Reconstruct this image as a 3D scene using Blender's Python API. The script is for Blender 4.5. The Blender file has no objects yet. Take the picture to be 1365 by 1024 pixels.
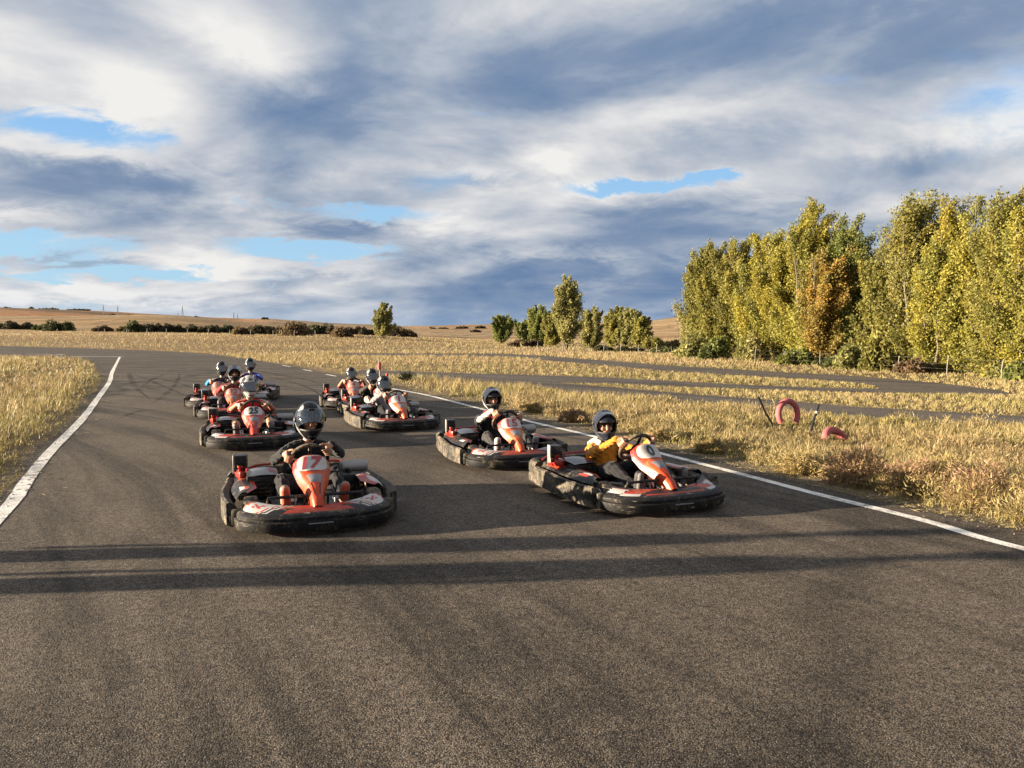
import bpy, bmesh, math, random
import numpy as np
from mathutils import Vector, Matrix

random.seed(7)
RNG = np.random.default_rng(11)
SC = bpy.context.scene
COL = SC.collection
R = math.radians

# ------------------------------------------------------------------ camera
CAM_H = 1.55
cam_d = bpy.data.cameras.new('camera')
cam_d.sensor_width = 36.0
cam_d.lens = 27.06
cam_d.clip_start = 0.05
cam_d.clip_end = 6000
cam = bpy.data.objects.new('camera', cam_d)
COL.objects.link(cam)
cam.location = (0, 0, CAM_H)
cam.rotation_euler = (R(90 - 3.68), 0, 0)
SC.camera = cam

# ------------------------------------------------------------------ exposure
EXPO = 2.28
SC.view_settings.view_transform = 'Standard'
SC.view_settings.look = 'None'
SC.view_settings.gamma = 1.0
SC.view_settings.use_curve_mapping = False
SC.view_settings.exposure = EXPO
SC.cycles.max_bounces = 5
SC.cycles.transparent_max_bounces = 8
SC.cycles.sample_clamp_indirect = 4.0

# ------------------------------------------------------------------ sun
SUN_EL, SUN_AZ = 8.6, -95.8          # azimuth clockwise from +Y: the sun stands left, a little behind the camera
sun_d = bpy.data.lights.new('sun', 'SUN')
sun_d.energy = 5.0
sun_d.angle = R(0.53)
sun_d.color = (1.0, 0.82, 0.60)
sun = bpy.data.objects.new('sun', sun_d)
COL.objects.link(sun)
_a, _e = R(SUN_AZ), R(SUN_EL)
SUNDIR = Vector((math.sin(_a) * math.cos(_e), math.cos(_a) * math.cos(_e), math.sin(_e)))
sun.rotation_euler = SUNDIR.to_track_quat('Z', 'Y').to_euler()
sun.location = (-40, 0, 30)

# ------------------------------------------------------------------ node helper
class NT:
    def __init__(s, tree):
        s.t = tree
    def node(s, typ, **kw):
        n = s.t.nodes.new(typ)
        for k, v in kw.items():
            setattr(n, k, v)
        return n
    def link(s, a, b):
        s.t.links.new(a, b)
    def put(s, sock, v):
        if hasattr(v, 'is_output'):
            s.t.links.new(v, sock)
        elif v is not None:
            sock.default_value = v
    def m(s, op, a, b=None, c=None, clamp=False):
        n = s.node('ShaderNodeMath', operation=op, use_clamp=clamp)
        s.put(n.inputs[0], a); s.put(n.inputs[1], b); s.put(n.inputs[2], c)
        return n.outputs[0]
    def v(s, op, a, b=None, scale=None):
        n = s.node('ShaderNodeVectorMath', operation=op)
        s.put(n.inputs[0], a); s.put(n.inputs[1], b)
        if scale is not None: s.put(n.inputs['Scale'], scale)
        return n.outputs['Value'] if op in ('LENGTH', 'DISTANCE', 'DOT_PRODUCT') else n.outputs['Vector']
    def sep(s, a):
        n = s.node('ShaderNodeSeparateXYZ'); s.put(n.inputs[0], a); return n.outputs
    def comb(s, x, y, z):
        n = s.node('ShaderNodeCombineXYZ'); s.put(n.inputs[0], x); s.put(n.inputs[1], y); s.put(n.inputs[2], z); return n.outputs[0]
    def mix(s, f, a, b, blend='MIX'):
        n = s.node('ShaderNodeMix', data_type='RGBA', blend_type=blend)
        s.put(n.inputs[0], f); s.put(n.inputs[6], a); s.put(n.inputs[7], b)
        return n.outputs[2]
    def noise(s, vec, scale, detail=4, rough=0.55, dist=0.0, lac=2.0):
        n = s.node('ShaderNodeTexNoise')
        s.put(n.inputs['Vector'], vec)
        n.inputs['Scale'].default_value = scale; n.inputs['Detail'].default_value = detail
        n.inputs['Roughness'].default_value = rough; n.inputs['Distortion'].default_value = dist
        n.inputs['Lacunarity'].default_value = lac
        return n.outputs['Fac']
    def voro(s, vec, scale, feature='F1', out='Distance', rnd=1.0):
        n = s.node('ShaderNodeTexVoronoi', feature=feature)
        s.put(n.inputs['Vector'], vec); n.inputs['Scale'].default_value = scale
        n.inputs['Randomness'].default_value = rnd
        return n.outputs[out]
    def ss(s, x, lo, hi, a=0.0, b=1.0):
        n = s.node('ShaderNodeMapRange', interpolation_type='SMOOTHSTEP')
        s.put(n.inputs[0], x); n.inputs[1].default_value = lo; n.inputs[2].default_value = hi
        n.inputs[3].default_value = a; n.inputs[4].default_value = b
        return n.outputs[0]
    def bump(s, h, strength=0.3, dist=0.01, normal=None):
        n = s.node('ShaderNodeBump'); n.inputs['Strength'].default_value = strength
        n.inputs['Distance'].default_value = dist; s.put(n.inputs['Height'], h)
        if normal is not None: s.put(n.inputs['Normal'], normal)
        return n.outputs[0]

def c4(c): return (c[0], c[1], c[2], 1.0)

# ------------------------------------------------------------------ world: daylight sky with a broken deck of cloud
world = bpy.data.worlds.new('World')
SC.world = world
world.use_nodes = True
wt = world.node_tree
wt.nodes.clear()
W = NT(wt)
wout = W.node('ShaderNodeOutputWorld')
bg = W.node('ShaderNodeBackground')
SKY_STRENGTH = 0.10
bg.inputs['Strength'].default_value = SKY_STRENGTH
W.link(bg.outputs[0], wout.inputs[0])
sky = W.node('ShaderNodeTexSky', sky_type='NISHITA')
sky.sun_disc = False
sky.sun_elevation = R(SUN_EL)
sky.sun_rotation = R(SUN_AZ)
sky.altitude = 700; sky.air_density = 1.0; sky.dust_density = 0.6; sky.ozone_density = 1.5
K = 1.0 / (2 ** EXPO * SKY_STRENGTH)                        # cloud radiance under the chosen exposure
tc = W.node('ShaderNodeTexCoord')
D = W.v('NORMALIZE', tc.outputs['Generated'])
dx, dy, dz = W.sep(D)
zc = W.m('ADD', W.m('MAXIMUM', dz, 0.0), 0.24)
P = W.comb(W.m('DIVIDE', dx, zc), W.m('DIVIDE', dy, zc), 0.0)
Ps = W.v('MULTIPLY', P, (1.0, 1.12, 1.0))
Ps = W.v('ADD', Ps, (3.3, 1.7, 0.4))
n_big = W.noise(Ps, 0.55, 3, 0.5, 0.4)
n_mid = W.noise(Ps, 1.55, 8, 0.55, 0.35)
n_fin = W.noise(Ps, 4.6, 8, 0.66, 0.5)
off = W.v('ADD', Ps, (-0.16, -0.10, 0.0))
n_mid2 = W.noise(off, 1.55, 6, 0.55, 0.35)
az = W.m('ARCTAN2', dx, dy)
el = W.m('ARCSINE', dz)

def pix_ae(px, py):
    x = px - 682.5
    return math.atan(x / 1026.0), math.atan((446.0 - py) / math.hypot(1026.0, x))

def blobs(lst):
    tot = None
    # soft wandering edge so that no patch is a clean ellipse
    wob_a = W.m('MULTIPLY', W.m('SUBTRACT', n_mid, 0.5), 0.22)
    wob_e = W.m('MULTIPLY', W.m('SUBTRACT', n_fin, 0.5), 0.06)
    a_ = W.m('ADD', az, wob_a); e_ = W.m('ADD', el, wob_e)
    for px, py, sx, sy, amp in lst:
        a0, e0 = pix_ae(px, py)
        qa = W.m('DIVIDE', W.m('SUBTRACT', a_, a0), sx / 1026.0)
        qe = W.m('DIVIDE', W.m('SUBTRACT', e_, e0), sy / 1026.0)
        g = W.m('EXPONENT', W.m('MULTIPLY', W.m('ADD', W.m('MULTIPLY', qa, qa), W.m('MULTIPLY', qe, qe)), -1.0))
        g = W.m('MULTIPLY', g, amp)
        tot = g if tot is None else W.m('ADD', tot, g)
    return tot

cover_bias = blobs([(125, 180, 115, 20, -0.42), (420, 333, 105, 15, -0.56), (30, 328, 80, 15, -0.46), (250, 366, 90, 9, -0.34), (70, 366, 80, 8, -0.28),
                    (870, 252, 105, 12, -0.52), (985, 238, 40, 9, -0.46), (640, 158, 60, 12, -0.16), (330, 275, 60, 9, -0.28),
                    (1060, 118, 60, 12, -0.12), (480, 290, 90, 10, -0.25), (150, 320, 80, 9, -0.2),
                    (700, 90, 300, 80, 0.15), (150, 250, 150, 24, 0.18)])
tone_bias = blobs([(330, 45, 80, 40, 0.34), (200, 135, 85, 34, 0.44), (385, 75, 60, 35, 0.30), (90, 205, 120, 13, 0.34),
                   (740, 212, 62, 20, 0.46), (590, 232, 75, 11, 0.30), (350, 358, 110, 14, 0.42), (140, 394, 190, 13, 0.40), (200, 340, 90, 9, 0.25), (330, 385, 120, 9, 0.25),
                   (960, 158, 90, 18, 0.28), (1290, 140, 85, 26, 0.46), (1060, 248, 80, 26, 0.24), (60, 60, 100, 50, 0.14),
                   (610, 300, 60, 12, 0.24), (760, 338, 80, 7, 0.22), (60, 290, 70, 10, 0.30), (1230, 190, 120, 22, 0.12), (470, 20, 120, 30, 0.10),
                   (405, 165, 95, 30, -0.30), (640, 105, 130, 60, -0.22), (820, 70, 200, 45, -0.20), (140, 255, 180, 26, -0.27),
                   (660, 262, 130, 20, -0.18), (620, 345, 130, 24, -0.24), (700, 395, 320, 32, -0.32), (1190, 70, 160, 50, -0.26),
                   (1180, 225, 130, 20, -0.24), (140, 352, 70, 12, -0.28), (470, 308, 70, 8, -0.22), (150, 30, 70, 22, -0.14),
                   (860, 300, 160, 22, -0.24), (790, 130, 200, 25, -0.16), (930, 370, 100, 40, -0.30), (1250, 30, 200, 40, -0.1)])
dens = W.m('ADD', W.m('ADD', W.m('MULTIPLY', n_mid, 0.75), W.m('MULTIPLY', n_big, 0.45)), W.m('MULTIPLY', n_fin, 0.22))
dens = W.m('ADD', dens, cover_bias)
cover = W.ss(dens, 0.40, 0.64)
edge = W.m('SUBTRACT', n_mid, n_mid2)                       # >0 where the cloud thins towards the sun
tone = W.m('ADD', W.m('MULTIPLY', W.m('SUBTRACT', dens, 0.68), -0.55), W.m('MULTIPLY', edge, 1.75))
tone = W.m('ADD', W.m('ADD', tone, W.m('MULTIPLY', W.m('SUBTRACT', n_fin, 0.5), 0.42)), tone_bias)
tone = W.m('ADD', tone, 0.60, clamp=True)
ramp = W.node('ShaderNodeValToRGB')
W.link(tone, ramp.inputs[0])
els = ramp.color_ramp.elements
els[0].position = 0.0; els[0].color = (0.150, 0.240, 0.405, 1)
els[1].position = 1.0; els[1].color = (0.88, 0.87, 0.85, 1)
for pos, cc in ((0.25, (0.235, 0.315, 0.455)), (0.5, (0.43, 0.485, 0.575)), (0.75, (0.67, 0.68, 0.71))):
    q = els.new(pos); q.color = c4(cc)
ccol = W.v('SCALE', ramp.outputs[0], scale=K)
hs = W.node('ShaderNodeHueSaturation')
hs.inputs['Saturation'].default_value = 1.15; hs.inputs['Value'].default_value = 0.75
W.link(sky.outputs[0], hs.inputs['Color'])
skc = W.mix(0.85, W.v('SCALE', hs.outputs[0], scale=W.ss(el, 0.0, 0.35, 0.55, 1.0)), W.mix(W.ss(el, 0.02, 0.45), c4([x * K for x in (0.40, 0.66, 0.90)]), c4([x * K for x in (0.13, 0.35, 0.80)])))
final = W.mix(cover, skc, ccol)
# the air low over the horizon
lowf = W.ss(el, 0.0, 0.06, 0.45, 0.0)
lowc = W.mix(W.ss(az, -0.60, 0.05), c4([x * K for x in (0.50, 0.64, 0.80)]), c4([x * K for x in (0.22, 0.36, 0.58)]))
final = W.mix(lowf, final, lowc)
W.link(final, bg.inputs['Color'])

# ------------------------------------------------------------------ materials
def new_mat(name):
    m = bpy.data.materials.new(name)
    m.use_nodes = True
    t = m.node_tree
    b = t.nodes['Principled BSDF']
    return m, NT(t), b

def plain(name, col, rough=0.5, metal=0.0, var=0.12, scale=8.0, coat=0.0, spec=0.5, bump=0.0, bscale=40.0):
    """a painted or plastic surface with a little uneven wear in its colour and gloss"""
    m, N, b = new_mat(name)
    tc = N.node('ShaderNodeTexCoord')
    oi = N.node('ShaderNodeObjectInfo')
    vec = N.v('ADD', tc.outputs['Object'], N.v('SCALE', N.comb(oi.outputs['Random'], oi.outputs['Random'], 0.0), scale=9.0))
    n = N.noise(vec, scale, 5, 0.6)
    c = N.mix(n, c4([x * (1 - var) for x in col]), c4([min(1, x * (1 + var)) for x in col]))
    N.link(c, b.inputs['Base Color'])
    N.link(N.ss(n, 0.3, 0.7, rough * 0.8, min(1, rough * 1.2)), b.inputs['Roughness'])
    b.inputs['Metallic'].default_value = metal
    b.inputs['Coat Weight'].default_value = coat
    b.inputs['Coat Roughness'].default_value = 0.08
    b.inputs['Specular IOR Level'].default_value = spec
    if bump:
        N.link(N.bump(N.noise(vec, bscale, 4), bump, 0.004), b.inputs['Normal'])
    return m

def dusty(name, col, rough=0.45, dust=0.5, scuff=True, coat=0.0, dust_col=(0.36, 0.27, 0.17)):
    """kart plastic: base colour, brushed dust low down, pale scratches along the length"""
    m, N, b = new_mat(name)
    tc = N.node('ShaderNodeTexCoord'); oi = N.node('ShaderNodeObjectInfo')
    r = oi.outputs['Random']
    vec = N.v('ADD', tc.outputs['Object'], N.v('SCALE', N.comb(r, N.m('MULTIPLY', r, 3.7), r), scale=11.0))
    n1 = N.m('ADD', N.m('MULTIPLY', N.noise(vec, 6.0, 5, 0.65, 0.8), 0.5), N.m('MULTIPLY', N.noise(vec, 24.0, 8, 0.78, 1.2), 0.5))
    n2 = N.noise(N.v('MULTIPLY', vec, (3.0, 3.0, 22.0)), 3.0, 5, 0.65)
    n3 = N.noise(vec, 60.0, 3, 0.6)
    f = N.ss(N.m('ADD', n1, N.m('MULTIPLY', N.m('SUBTRACT', n3, 0.5), 0.25)), 0.53 - 0.20 * dust, 0.80 - 0.20 * dust)
    c = N.mix(N.m('MULTIPLY', f, 0.85), c4(col), c4(dust_col))
    if scuff:
        sc = N.m('MULTIPLY', N.ss(n2, 0.60, 0.70), N.ss(N.noise(vec, 7.0, 3), 0.45, 0.6))
        c = N.mix(N.m('MULTIPLY', sc, 0.7), c, c4((0.36, 0.32, 0.26)))
    N.link(c, b.inputs['Base Color'])
    N.link(N.m('ADD', N.m('MULTIPLY', f, 0.45), rough, clamp=True), b.inputs['Roughness'])
    b.inputs['Coat Weight'].default_value = coat
    b.inputs['Specular IOR Level'].default_value = 0.28
    N.link(N.bump(n3, 0.15, 0.003), b.inputs['Normal'])
    return m

def cloth(name, col, var=0.25, rough=0.9, bump=0.35, sheen=0.1):
    m, N, b = new_mat(name)
    tc = N.node('ShaderNodeTexCoord')
    n = N.noise(tc.outputs['Object'], 14.0, 5, 0.6, 0.8)
    c = N.mix(n, c4([x * (1 - var) for x in col]), c4([min(1, x * (1 + var)) for x in col]))
    N.link(c, b.inputs['Base Color'])
    b.inputs['Roughness'].default_value = rough
    b.inputs['Specular IOR Level'].default_value = 0.25
    b.inputs['Sheen Weight'].default_value = sheen
    h = N.m('ADD', N.noise(tc.outputs['Object'], 18.0, 4, 0.6, 1.2), N.m('MULTIPLY', N.noise(tc.outputs['Object'], 300.0, 2), 0.08))
    N.link(N.bump(h, bump, 0.03), b.inputs['Normal'])
    return m

def veg(name, transl=0.35, attr='col', rough=0.6, gain=1.0):
    m, N, b = new_mat(name)
    t = m.node_tree
    at = N.node('ShaderNodeAttribute'); at.attribute_name = attr
    c = at.outputs['Color']
    b.inputs['Roughness'].default_value = rough
    b.inputs['Specular IOR Level'].default_value = 0.3
    N.link(c, b.inputs['Base Color'])
    tr = N.node('ShaderNodeBsdfTranslucent')
    N.link(c, tr.inputs['Color'])
    mx = N.node('ShaderNodeMixShader'); mx.inputs[0].default_value = transl
    N.link(b.outputs[0], mx.inputs[1]); N.link(tr.outputs[0], mx.inputs[2])
    out = t.nodes['Material Output']
    N.link(mx.outputs[0], out.inputs[0])
    return m

# asphalt -------------------------------------------------------------------
def asphalt(name, base=(0.146, 0.128, 0.107), skid=True, far=False):
    m, N, b = new_mat(name)
    tc = N.node('ShaderNodeTexCoord'); p = tc.outputs['Object']
    px_, py_, pz_ = N.sep(p)
    st = N.node('ShaderNodeTexVoronoi', feature='F1'); N.link(p, st.inputs['Vector']); st.inputs['Scale'].default_value = 140.0
    stone_h = N.m('SUBTRACT', 1.0, st.outputs['Distance'], clamp=True)
    sr = N.sep(st.outputs['Color'])
    st2 = N.node('ShaderNodeTexVoronoi', feature='F1'); N.link(p, st2.inputs['Vector']); st2.inputs['Scale'].default_value = 270.0
    sr2 = N.sep(st2.outputs['Color'])
    clump = N.noise(p, 26.0, 4, 0.65)
    big = N.noise(p, 0.55, 5, 0.6, 0.3)
    med = N.noise(p, 4.0, 5, 0.62)
    # grain direction of the track: 24 degrees left of +Y
    ca, sa = math.cos(R(24)), math.sin(R(24))
    al = N.m('ADD', N.m('MULTIPLY', px_, -sa), N.m('MULTIPLY', py_, ca))
    ac = N.m('ADD', N.m('MULTIPLY', px_, ca), N.m('MULTIPLY', py_, sa))
    curv = N.m('MULTIPLY', N.m('MULTIPLY', al, al), 0.012)
    lng = N.noise(N.comb(N.m('MULTIPLY', N.m('ADD', ac, curv), 1.7), N.m('MULTIPLY', al, 0.13), 0.0), 1.0, 6, 0.64, 0.55)
    val = N.m('ADD', 0.55, N.m('MULTIPLY', sr[0], 0.55))
    val = N.m('MULTIPLY', val, N.m('ADD', 0.72, N.m('MULTIPLY', sr2[1], 0.5)))
    val = N.m('MULTIPLY', val, N.ss(N.m('ADD', stone_h, N.m('MULTIPLY', N.m('SUBTRACT', clump, 0.5), 0.5)), 0.28, 0.66, 0.25, 1.0))
    val = N.m('MULTIPLY', val, N.ss(clump, 0.3, 0.7, 0.82, 1.15))
    val = N.m('MULTIPLY', val, N.ss(big, 0.25, 0.75, 0.86, 1.14))
    val = N.m('MULTIPLY', val, N.ss(med, 0.25, 0.75, 0.90, 1.10))
    val = N.m('MULTIPLY', val, N.ss(lng, 0.36, 0.56, 0.52, 1.10))
    if skid:
        # rubber left by kart tyres: thin arcs and pairs of arcs
        wob = N.v('SCALE', N.comb(N.noise(p, 0.25, 2), N.noise(N.v('ADD', p, (7, 3, 0)), 0.25, 2), 0.0), scale=2.4)
        pw = N.v('ADD', p, wob)
        brk = N.noise(p, 1.3, 3, 0.6)
        for cx, cy, rr, w, amp in ((-17.5, 30.0, 7.0, 0.10, 0.5), (-17.5, 30.0, 8.1, 0.08, 0.5), (-12.0, 21.0, 3.0, 0.07, 0.55), (-8.0, 33.0, 9.0, 0.10, 0.5),
                                   (-14.0, 40.0, 5.5, 0.12, 0.55), (-14.0, 40.0, 6.5, 0.10, 0.5), (-20.0, 47.0, 7.0, 0.16, 0.55), (-5.0, 26.0, 5.0, 0.06, 0.4),
                                   (6.0, 18.0, 16.0, 0.22, 0.35), (-9.0, 12.5, 14.0, 0.10, 0.30), (9.0, 10.0, 9.2, 0.28, 0.30), (-15.0, 25.0, 4.2, 0.08, 0.5)):
            dd = N.v('DISTANCE', pw, (cx, cy, 0.0))
            w = w * 3.2; amp = min(.62, amp * 1.2)
            rg = N.ss(N.m('ABSOLUTE', N.m('SUBTRACT', dd, rr)), 0.0, w, amp, 0.0)
            rg = N.m('MULTIPLY', rg, N.ss(brk, 0.36, 0.5))
            val = N.m('MULTIPLY', val, N.m('SUBTRACT', 1.0, rg))
    warm = N.mix(sr[1], c4(base), c4((base[0] * 1.18, base[1] * 1.02, base[2] * 0.86)))
    col = N.mix(1.0, warm, N.comb(val, val, val), 'MULTIPLY')
    # straw dust and pale grit
    grit = N.m('MULTIPLY', N.ss(sr2[0], 0.968, 0.985), 0.6)
    col = N.mix(grit, col, c4((0.40, 0.36, 0.30)))
    N.link(col, b.inputs['Base Color'])
    b.inputs['Roughness'].default_value = 0.85
    b.inputs['Specular IOR Level'].default_value = 0.2
    h = N.m('ADD', N.m('MULTIPLY', stone_h, 0.9), N.m('ADD', N.m('MULTIPLY', sr[2], 0.45), N.m('MULTIPLY', clump, 1.2)))
    N.link(N.bump(h, 0.6, 0.006), b.inputs['Normal'])
    return m

M = {}
M['asphalt'] = asphalt('asphalt_coarse')
M['asphalt_old'] = asphalt('asphalt_grey', base=(0.165, 0.150, 0.134), skid=False)

def white_paint():
    m, N, b = new_mat('road_paint')
    tc = N.node('ShaderNodeTexCoord'); p = tc.outputs['Object']
    n = N.noise(p, 7.0, 7, 0.7); n2 = N.voro(p, 80.0)
    f = N.ss(N.m('ADD', N.m('ADD', N.m('MULTIPLY', n, .6), N.m('MULTIPLY', N.noise(p, 1.1, 4, .6), .42)), N.m('MULTIPLY', n2, 0.22)), 0.59, 0.76)
    c = N.mix(N.m('MULTIPLY', f, 0.75), c4((0.72, 0.69, 0.63)), c4((0.14, 0.12, 0.10)))
    N.link(c, b.inputs['Base Color'])
    b.inputs['Roughness'].default_value = 0.65
    N.link(N.bump(n2, 0.4, 0.006), b.inputs['Normal'])
    return m
M['paint'] = white_paint()

def ground_mat():
    m, N, b = new_mat('dry_ground')
    at = N.node('ShaderNodeAttribute'); at.attribute_name = 'col'
    tc = N.node('ShaderNodeTexCoord'); p = tc.outputs['Object']
    a = N.noise(p, 0.06, 8, 0.62, 0.4); c_ = N.noise(p, 1.2, 6, 0.65); d = N.noise(p, 22.0, 4, 0.65)
    v = N.m('MULTIPLY', N.ss(a, 0.25, 0.75, 0.72, 1.25), N.ss(c_, 0.25, 0.75, 0.78, 1.2))
    v = N.m('MULTIPLY', v, N.ss(d, 0.2, 0.8, 0.72, 1.25))
    gx, gy, gz = N.sep(p)
    farm = N.ss(N.v('LENGTH', p), 110.0, 220.0)
    spk = N.noise(N.v('MULTIPLY', p, (1.0, 0.35, 1.0)), 0.30, 6, 0.72)
    v = N.m('MULTIPLY', v, N.m('SUBTRACT', 1.0, N.m('MULTIPLY', farm, N.ss(spk, 0.50, 0.66, 0.0, 0.62))))
    v = N.m('MULTIPLY', v, N.m('ADD', 1.0, N.m('MULTIPLY', farm, N.ss(spk, 0.30, 0.46, 0.45, 0.0))))
    col = N.mix(1.0, at.outputs['Color'], N.comb(v, v, v), 'MULTIPLY')
    N.link(col, b.inputs['Base Color'])
    b.inputs['Roughness'].default_value = 0.95
    b.inputs['Specular IOR Level'].default_value = 0.15
    h = N.m('ADD', d, N.m('MULTIPLY', c_, 3.0))
    N.link(N.bump(h, 0.6, 0.05), b.inputs['Normal'])
    return m
M['ground'] = ground_mat()
M['veg'] = veg('dry_grass_blades', 0.30)
M['leaf'] = veg('poplar_leaves', 0.42)
M['bark'] = plain('bark', (0.12, 0.10, 0.075), 0.9, var=0.4, scale=14, bump=0.6, bscale=30)
M['post'] = plain('weathered_post', (0.21, 0.195, 0.175), 0.8, var=0.2)

# ------------------------------------------------------------------ mesh helpers
def link(name, mesh, parent=None, loc=None):
    o = bpy.data.objects.new(name, mesh)
    COL.objects.link(o)
    if parent is not None: o.parent = parent
    if loc is not None: o.location = loc
    return o

def tag(o, label=None, cat=None, group=None, kind=None):
    if label: o['label'] = label
    if cat: o['category'] = cat
    if group: o['group'] = group
    if kind: o['kind'] = kind
    return o

def empty(name, loc=(0, 0, 0), rz=0.0):
    o = bpy.data.objects.new(name, None)
    o.empty_display_size = 0.2
    COL.objects.link(o)
    o.location = loc; o.rotation_euler = (0, 0, rz)
    return o

def np_mesh(name, V, F, mat=None, col=None, smooth=False):
    """V (n,3) points, F (m,k) faces of one size, col (n,3) colours"""
    me = bpy.data.meshes.new(name)
    V = np.asarray(V, np.float32); F = np.asarray(F, np.int32)
    k = F.shape[1]
    me.vertices.add(len(V)); me.vertices.foreach_set('co', V.ravel())
    me.loops.add(F.size); me.loops.foreach_set('vertex_index', F.ravel())
    me.polygons.add(len(F))
    me.polygons.foreach_set('loop_start', np.arange(0, F.size, k, dtype=np.int32))
    me.polygons.foreach_set('loop_total', np.full(len(F), k, np.int32))
    if smooth: me.polygons.foreach_set('use_smooth', np.ones(len(F), bool))
    if col is not None:
        a = me.color_attributes.new('col', 'FLOAT_COLOR', 'POINT')
        cc = np.ones((len(V), 4), np.float32); cc[:, :3] = col
        a.data.foreach_set('color', cc.ravel())
    me.update(calc_edges=True)
    if mat is not None: me.materials.append(mat)
    return me

class MB:
    """collects simple shapes for ONE mesh"""
    def __init__(s):
        s.v = []; s.f = []; s.mi = []; s.sm = []
    def add(s, vs, fs, mi=0, smooth=False):
        o = len(s.v)
        s.v += [tuple(q) for q in vs]
        for k, f in enumerate(fs):
            s.f.append(tuple(i + o for i in f))
            s.mi.append(mi[k] if isinstance(mi, (list, tuple)) else mi); s.sm.append(smooth)
        return s
    def box(s, c, d, rot=None, mi=0, bev=0.0):
        x, y, z = d[0] / 2, d[1] / 2, d[2] / 2
        if bev <= 0:
            vs = [Vector((sx * x, sy * y, sz * z)) for sz in (-1, 1) for sx, sy in ((-1, -1), (1, -1), (1, 1), (-1, 1))]
            fs = [(3, 2, 1, 0), (4, 5, 6, 7), (0, 1, 5, 4), (1, 2, 6, 5), (2, 3, 7, 6), (3, 0, 4, 7)]
        else:
            bm = bmesh.new(); bmesh.ops.create_cube(bm, size=1.0)
            for w in bm.verts: w.co = Vector((w.co.x * 2 * x, w.co.y * 2 * y, w.co.z * 2 * z))
            bmesh.ops.bevel(bm, geom=list(bm.edges), offset=bev, segments=2, affect='EDGES', profile=0.6)
            bm.verts.ensure_lookup_table()
            vs = [w.co.copy() for w in bm.verts]; fs = [[w.index for w in f.verts] for f in bm.faces]
            bm.free()
        if rot is not None: vs = [rot @ w for w in vs]
        return s.add([w + Vector(c) for w in vs], fs, mi, bev > 0)
    def tube(s, pts, r, seg=10, mi=0, cap=True, closed=False):
        pts = [Vector(q) for q in pts]; n = len(pts)
        rr = r if isinstance(r, (list, tuple)) else [r] * n
        rings = []; up = None
        for i, q in enumerate(pts):
            a = pts[(i - 1) % n] if (closed or i > 0) else q
            b = pts[(i + 1) % n] if (closed or i < n - 1) else q
            d = (b - a).normalized()
            if up is None:
                up = d.orthogonal().normalized()
            up = (up - d * up.dot(d))
            up = up.normalized() if up.length > 1e-6 else d.orthogonal().normalized()
            sd = d.cross(up)
            rings.append([q + (up * math.cos(2 * math.pi * k / seg) + sd * math.sin(2 * math.pi * k / seg)) * rr[i] for k in range(seg)])
        vs = [w for g in rings for w in g]; fs = []
        m_ = n if closed else n - 1
        for i in range(m_):
            j = (i + 1) % n
            for k in range(seg):
                fs.append((i * seg + k, i * seg + (k + 1) % seg, j * seg + (k + 1) % seg, j * seg + k))
        if cap and not closed:
            fs.append(tuple(range(seg - 1, -1, -1))); fs.append(tuple((n - 1) * seg + k for k in range(seg)))
        return s.add(vs, fs, mi, True)
    def lathe(s, prof, axis_o, axis_d, seg=24, mi=0, cap=True):
        """prof: list of (distance along the axis, radius)"""
        d = Vector(axis_d).normalized(); u = d.orthogonal().normalized(); w = d.cross(u); o = Vector(axis_o)
        vs = []; fs = []
        for t, r in prof:
            for k in range(seg):
                a = 2 * math.pi * k / seg
                vs.append(o + d * t + (u * math.cos(a) + w * math.sin(a)) * r)
        n = len(prof)
        for i in range(n - 1):
            for k in range(seg):
                fs.append((i * seg + k, i * seg + (k + 1) % seg, (i + 1) * seg + (k + 1) % seg, (i + 1) * seg + k))
        if cap:
            fs.append(tuple(range(seg - 1, -1, -1))); fs.append(tuple((n - 1) * seg + k for k in range(seg)))
        return s.add(vs, fs, mi, True)
    def grid(s, fn, nu, nv, mi=0, smooth=True, mfn=None):
        vs = [fn(i / nu, j / nv) for j in range(nv + 1) for i in range(nu + 1)]
        fs = []; ms = []
        for j in range(nv):
            for i in range(nu):
                a = j * (nu + 1) + i
                fs.append((a, a + 1, a + nu + 2, a + nu + 1))
                ms.append(mfn((i + .5) / nu, (j + .5) / nv) if mfn else mi)
        return s.add(vs, fs, ms, smooth)
    def mesh(s, name, mats):
        me = bpy.data.meshes.new(name)
        me.from_pydata([tuple(q) for q in s.v], [], s.f)
        for m in mats: me.materials.append(m)
        me.polygons.foreach_set('material_index', s.mi)
        me.polygons.foreach_set('use_smooth', s.sm)
        bm = bmesh.new(); bm.from_mesh(me)
        bmesh.ops.recalc_face_normals(bm, faces=list(bm.faces))
        bm.to_mesh(me); bm.free()
        me.update()
        return me
    def build(s, name, mats, parent=None, sharp=35):
        if not isinstance(mats, (list, tuple)): mats = [mats]
        me = s.mesh(name, mats)
        if sharp: 
            try: me.set_sharp_from_angle(angle=R(sharp))
            except Exception: pass
        return link(name, me, parent)

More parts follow.
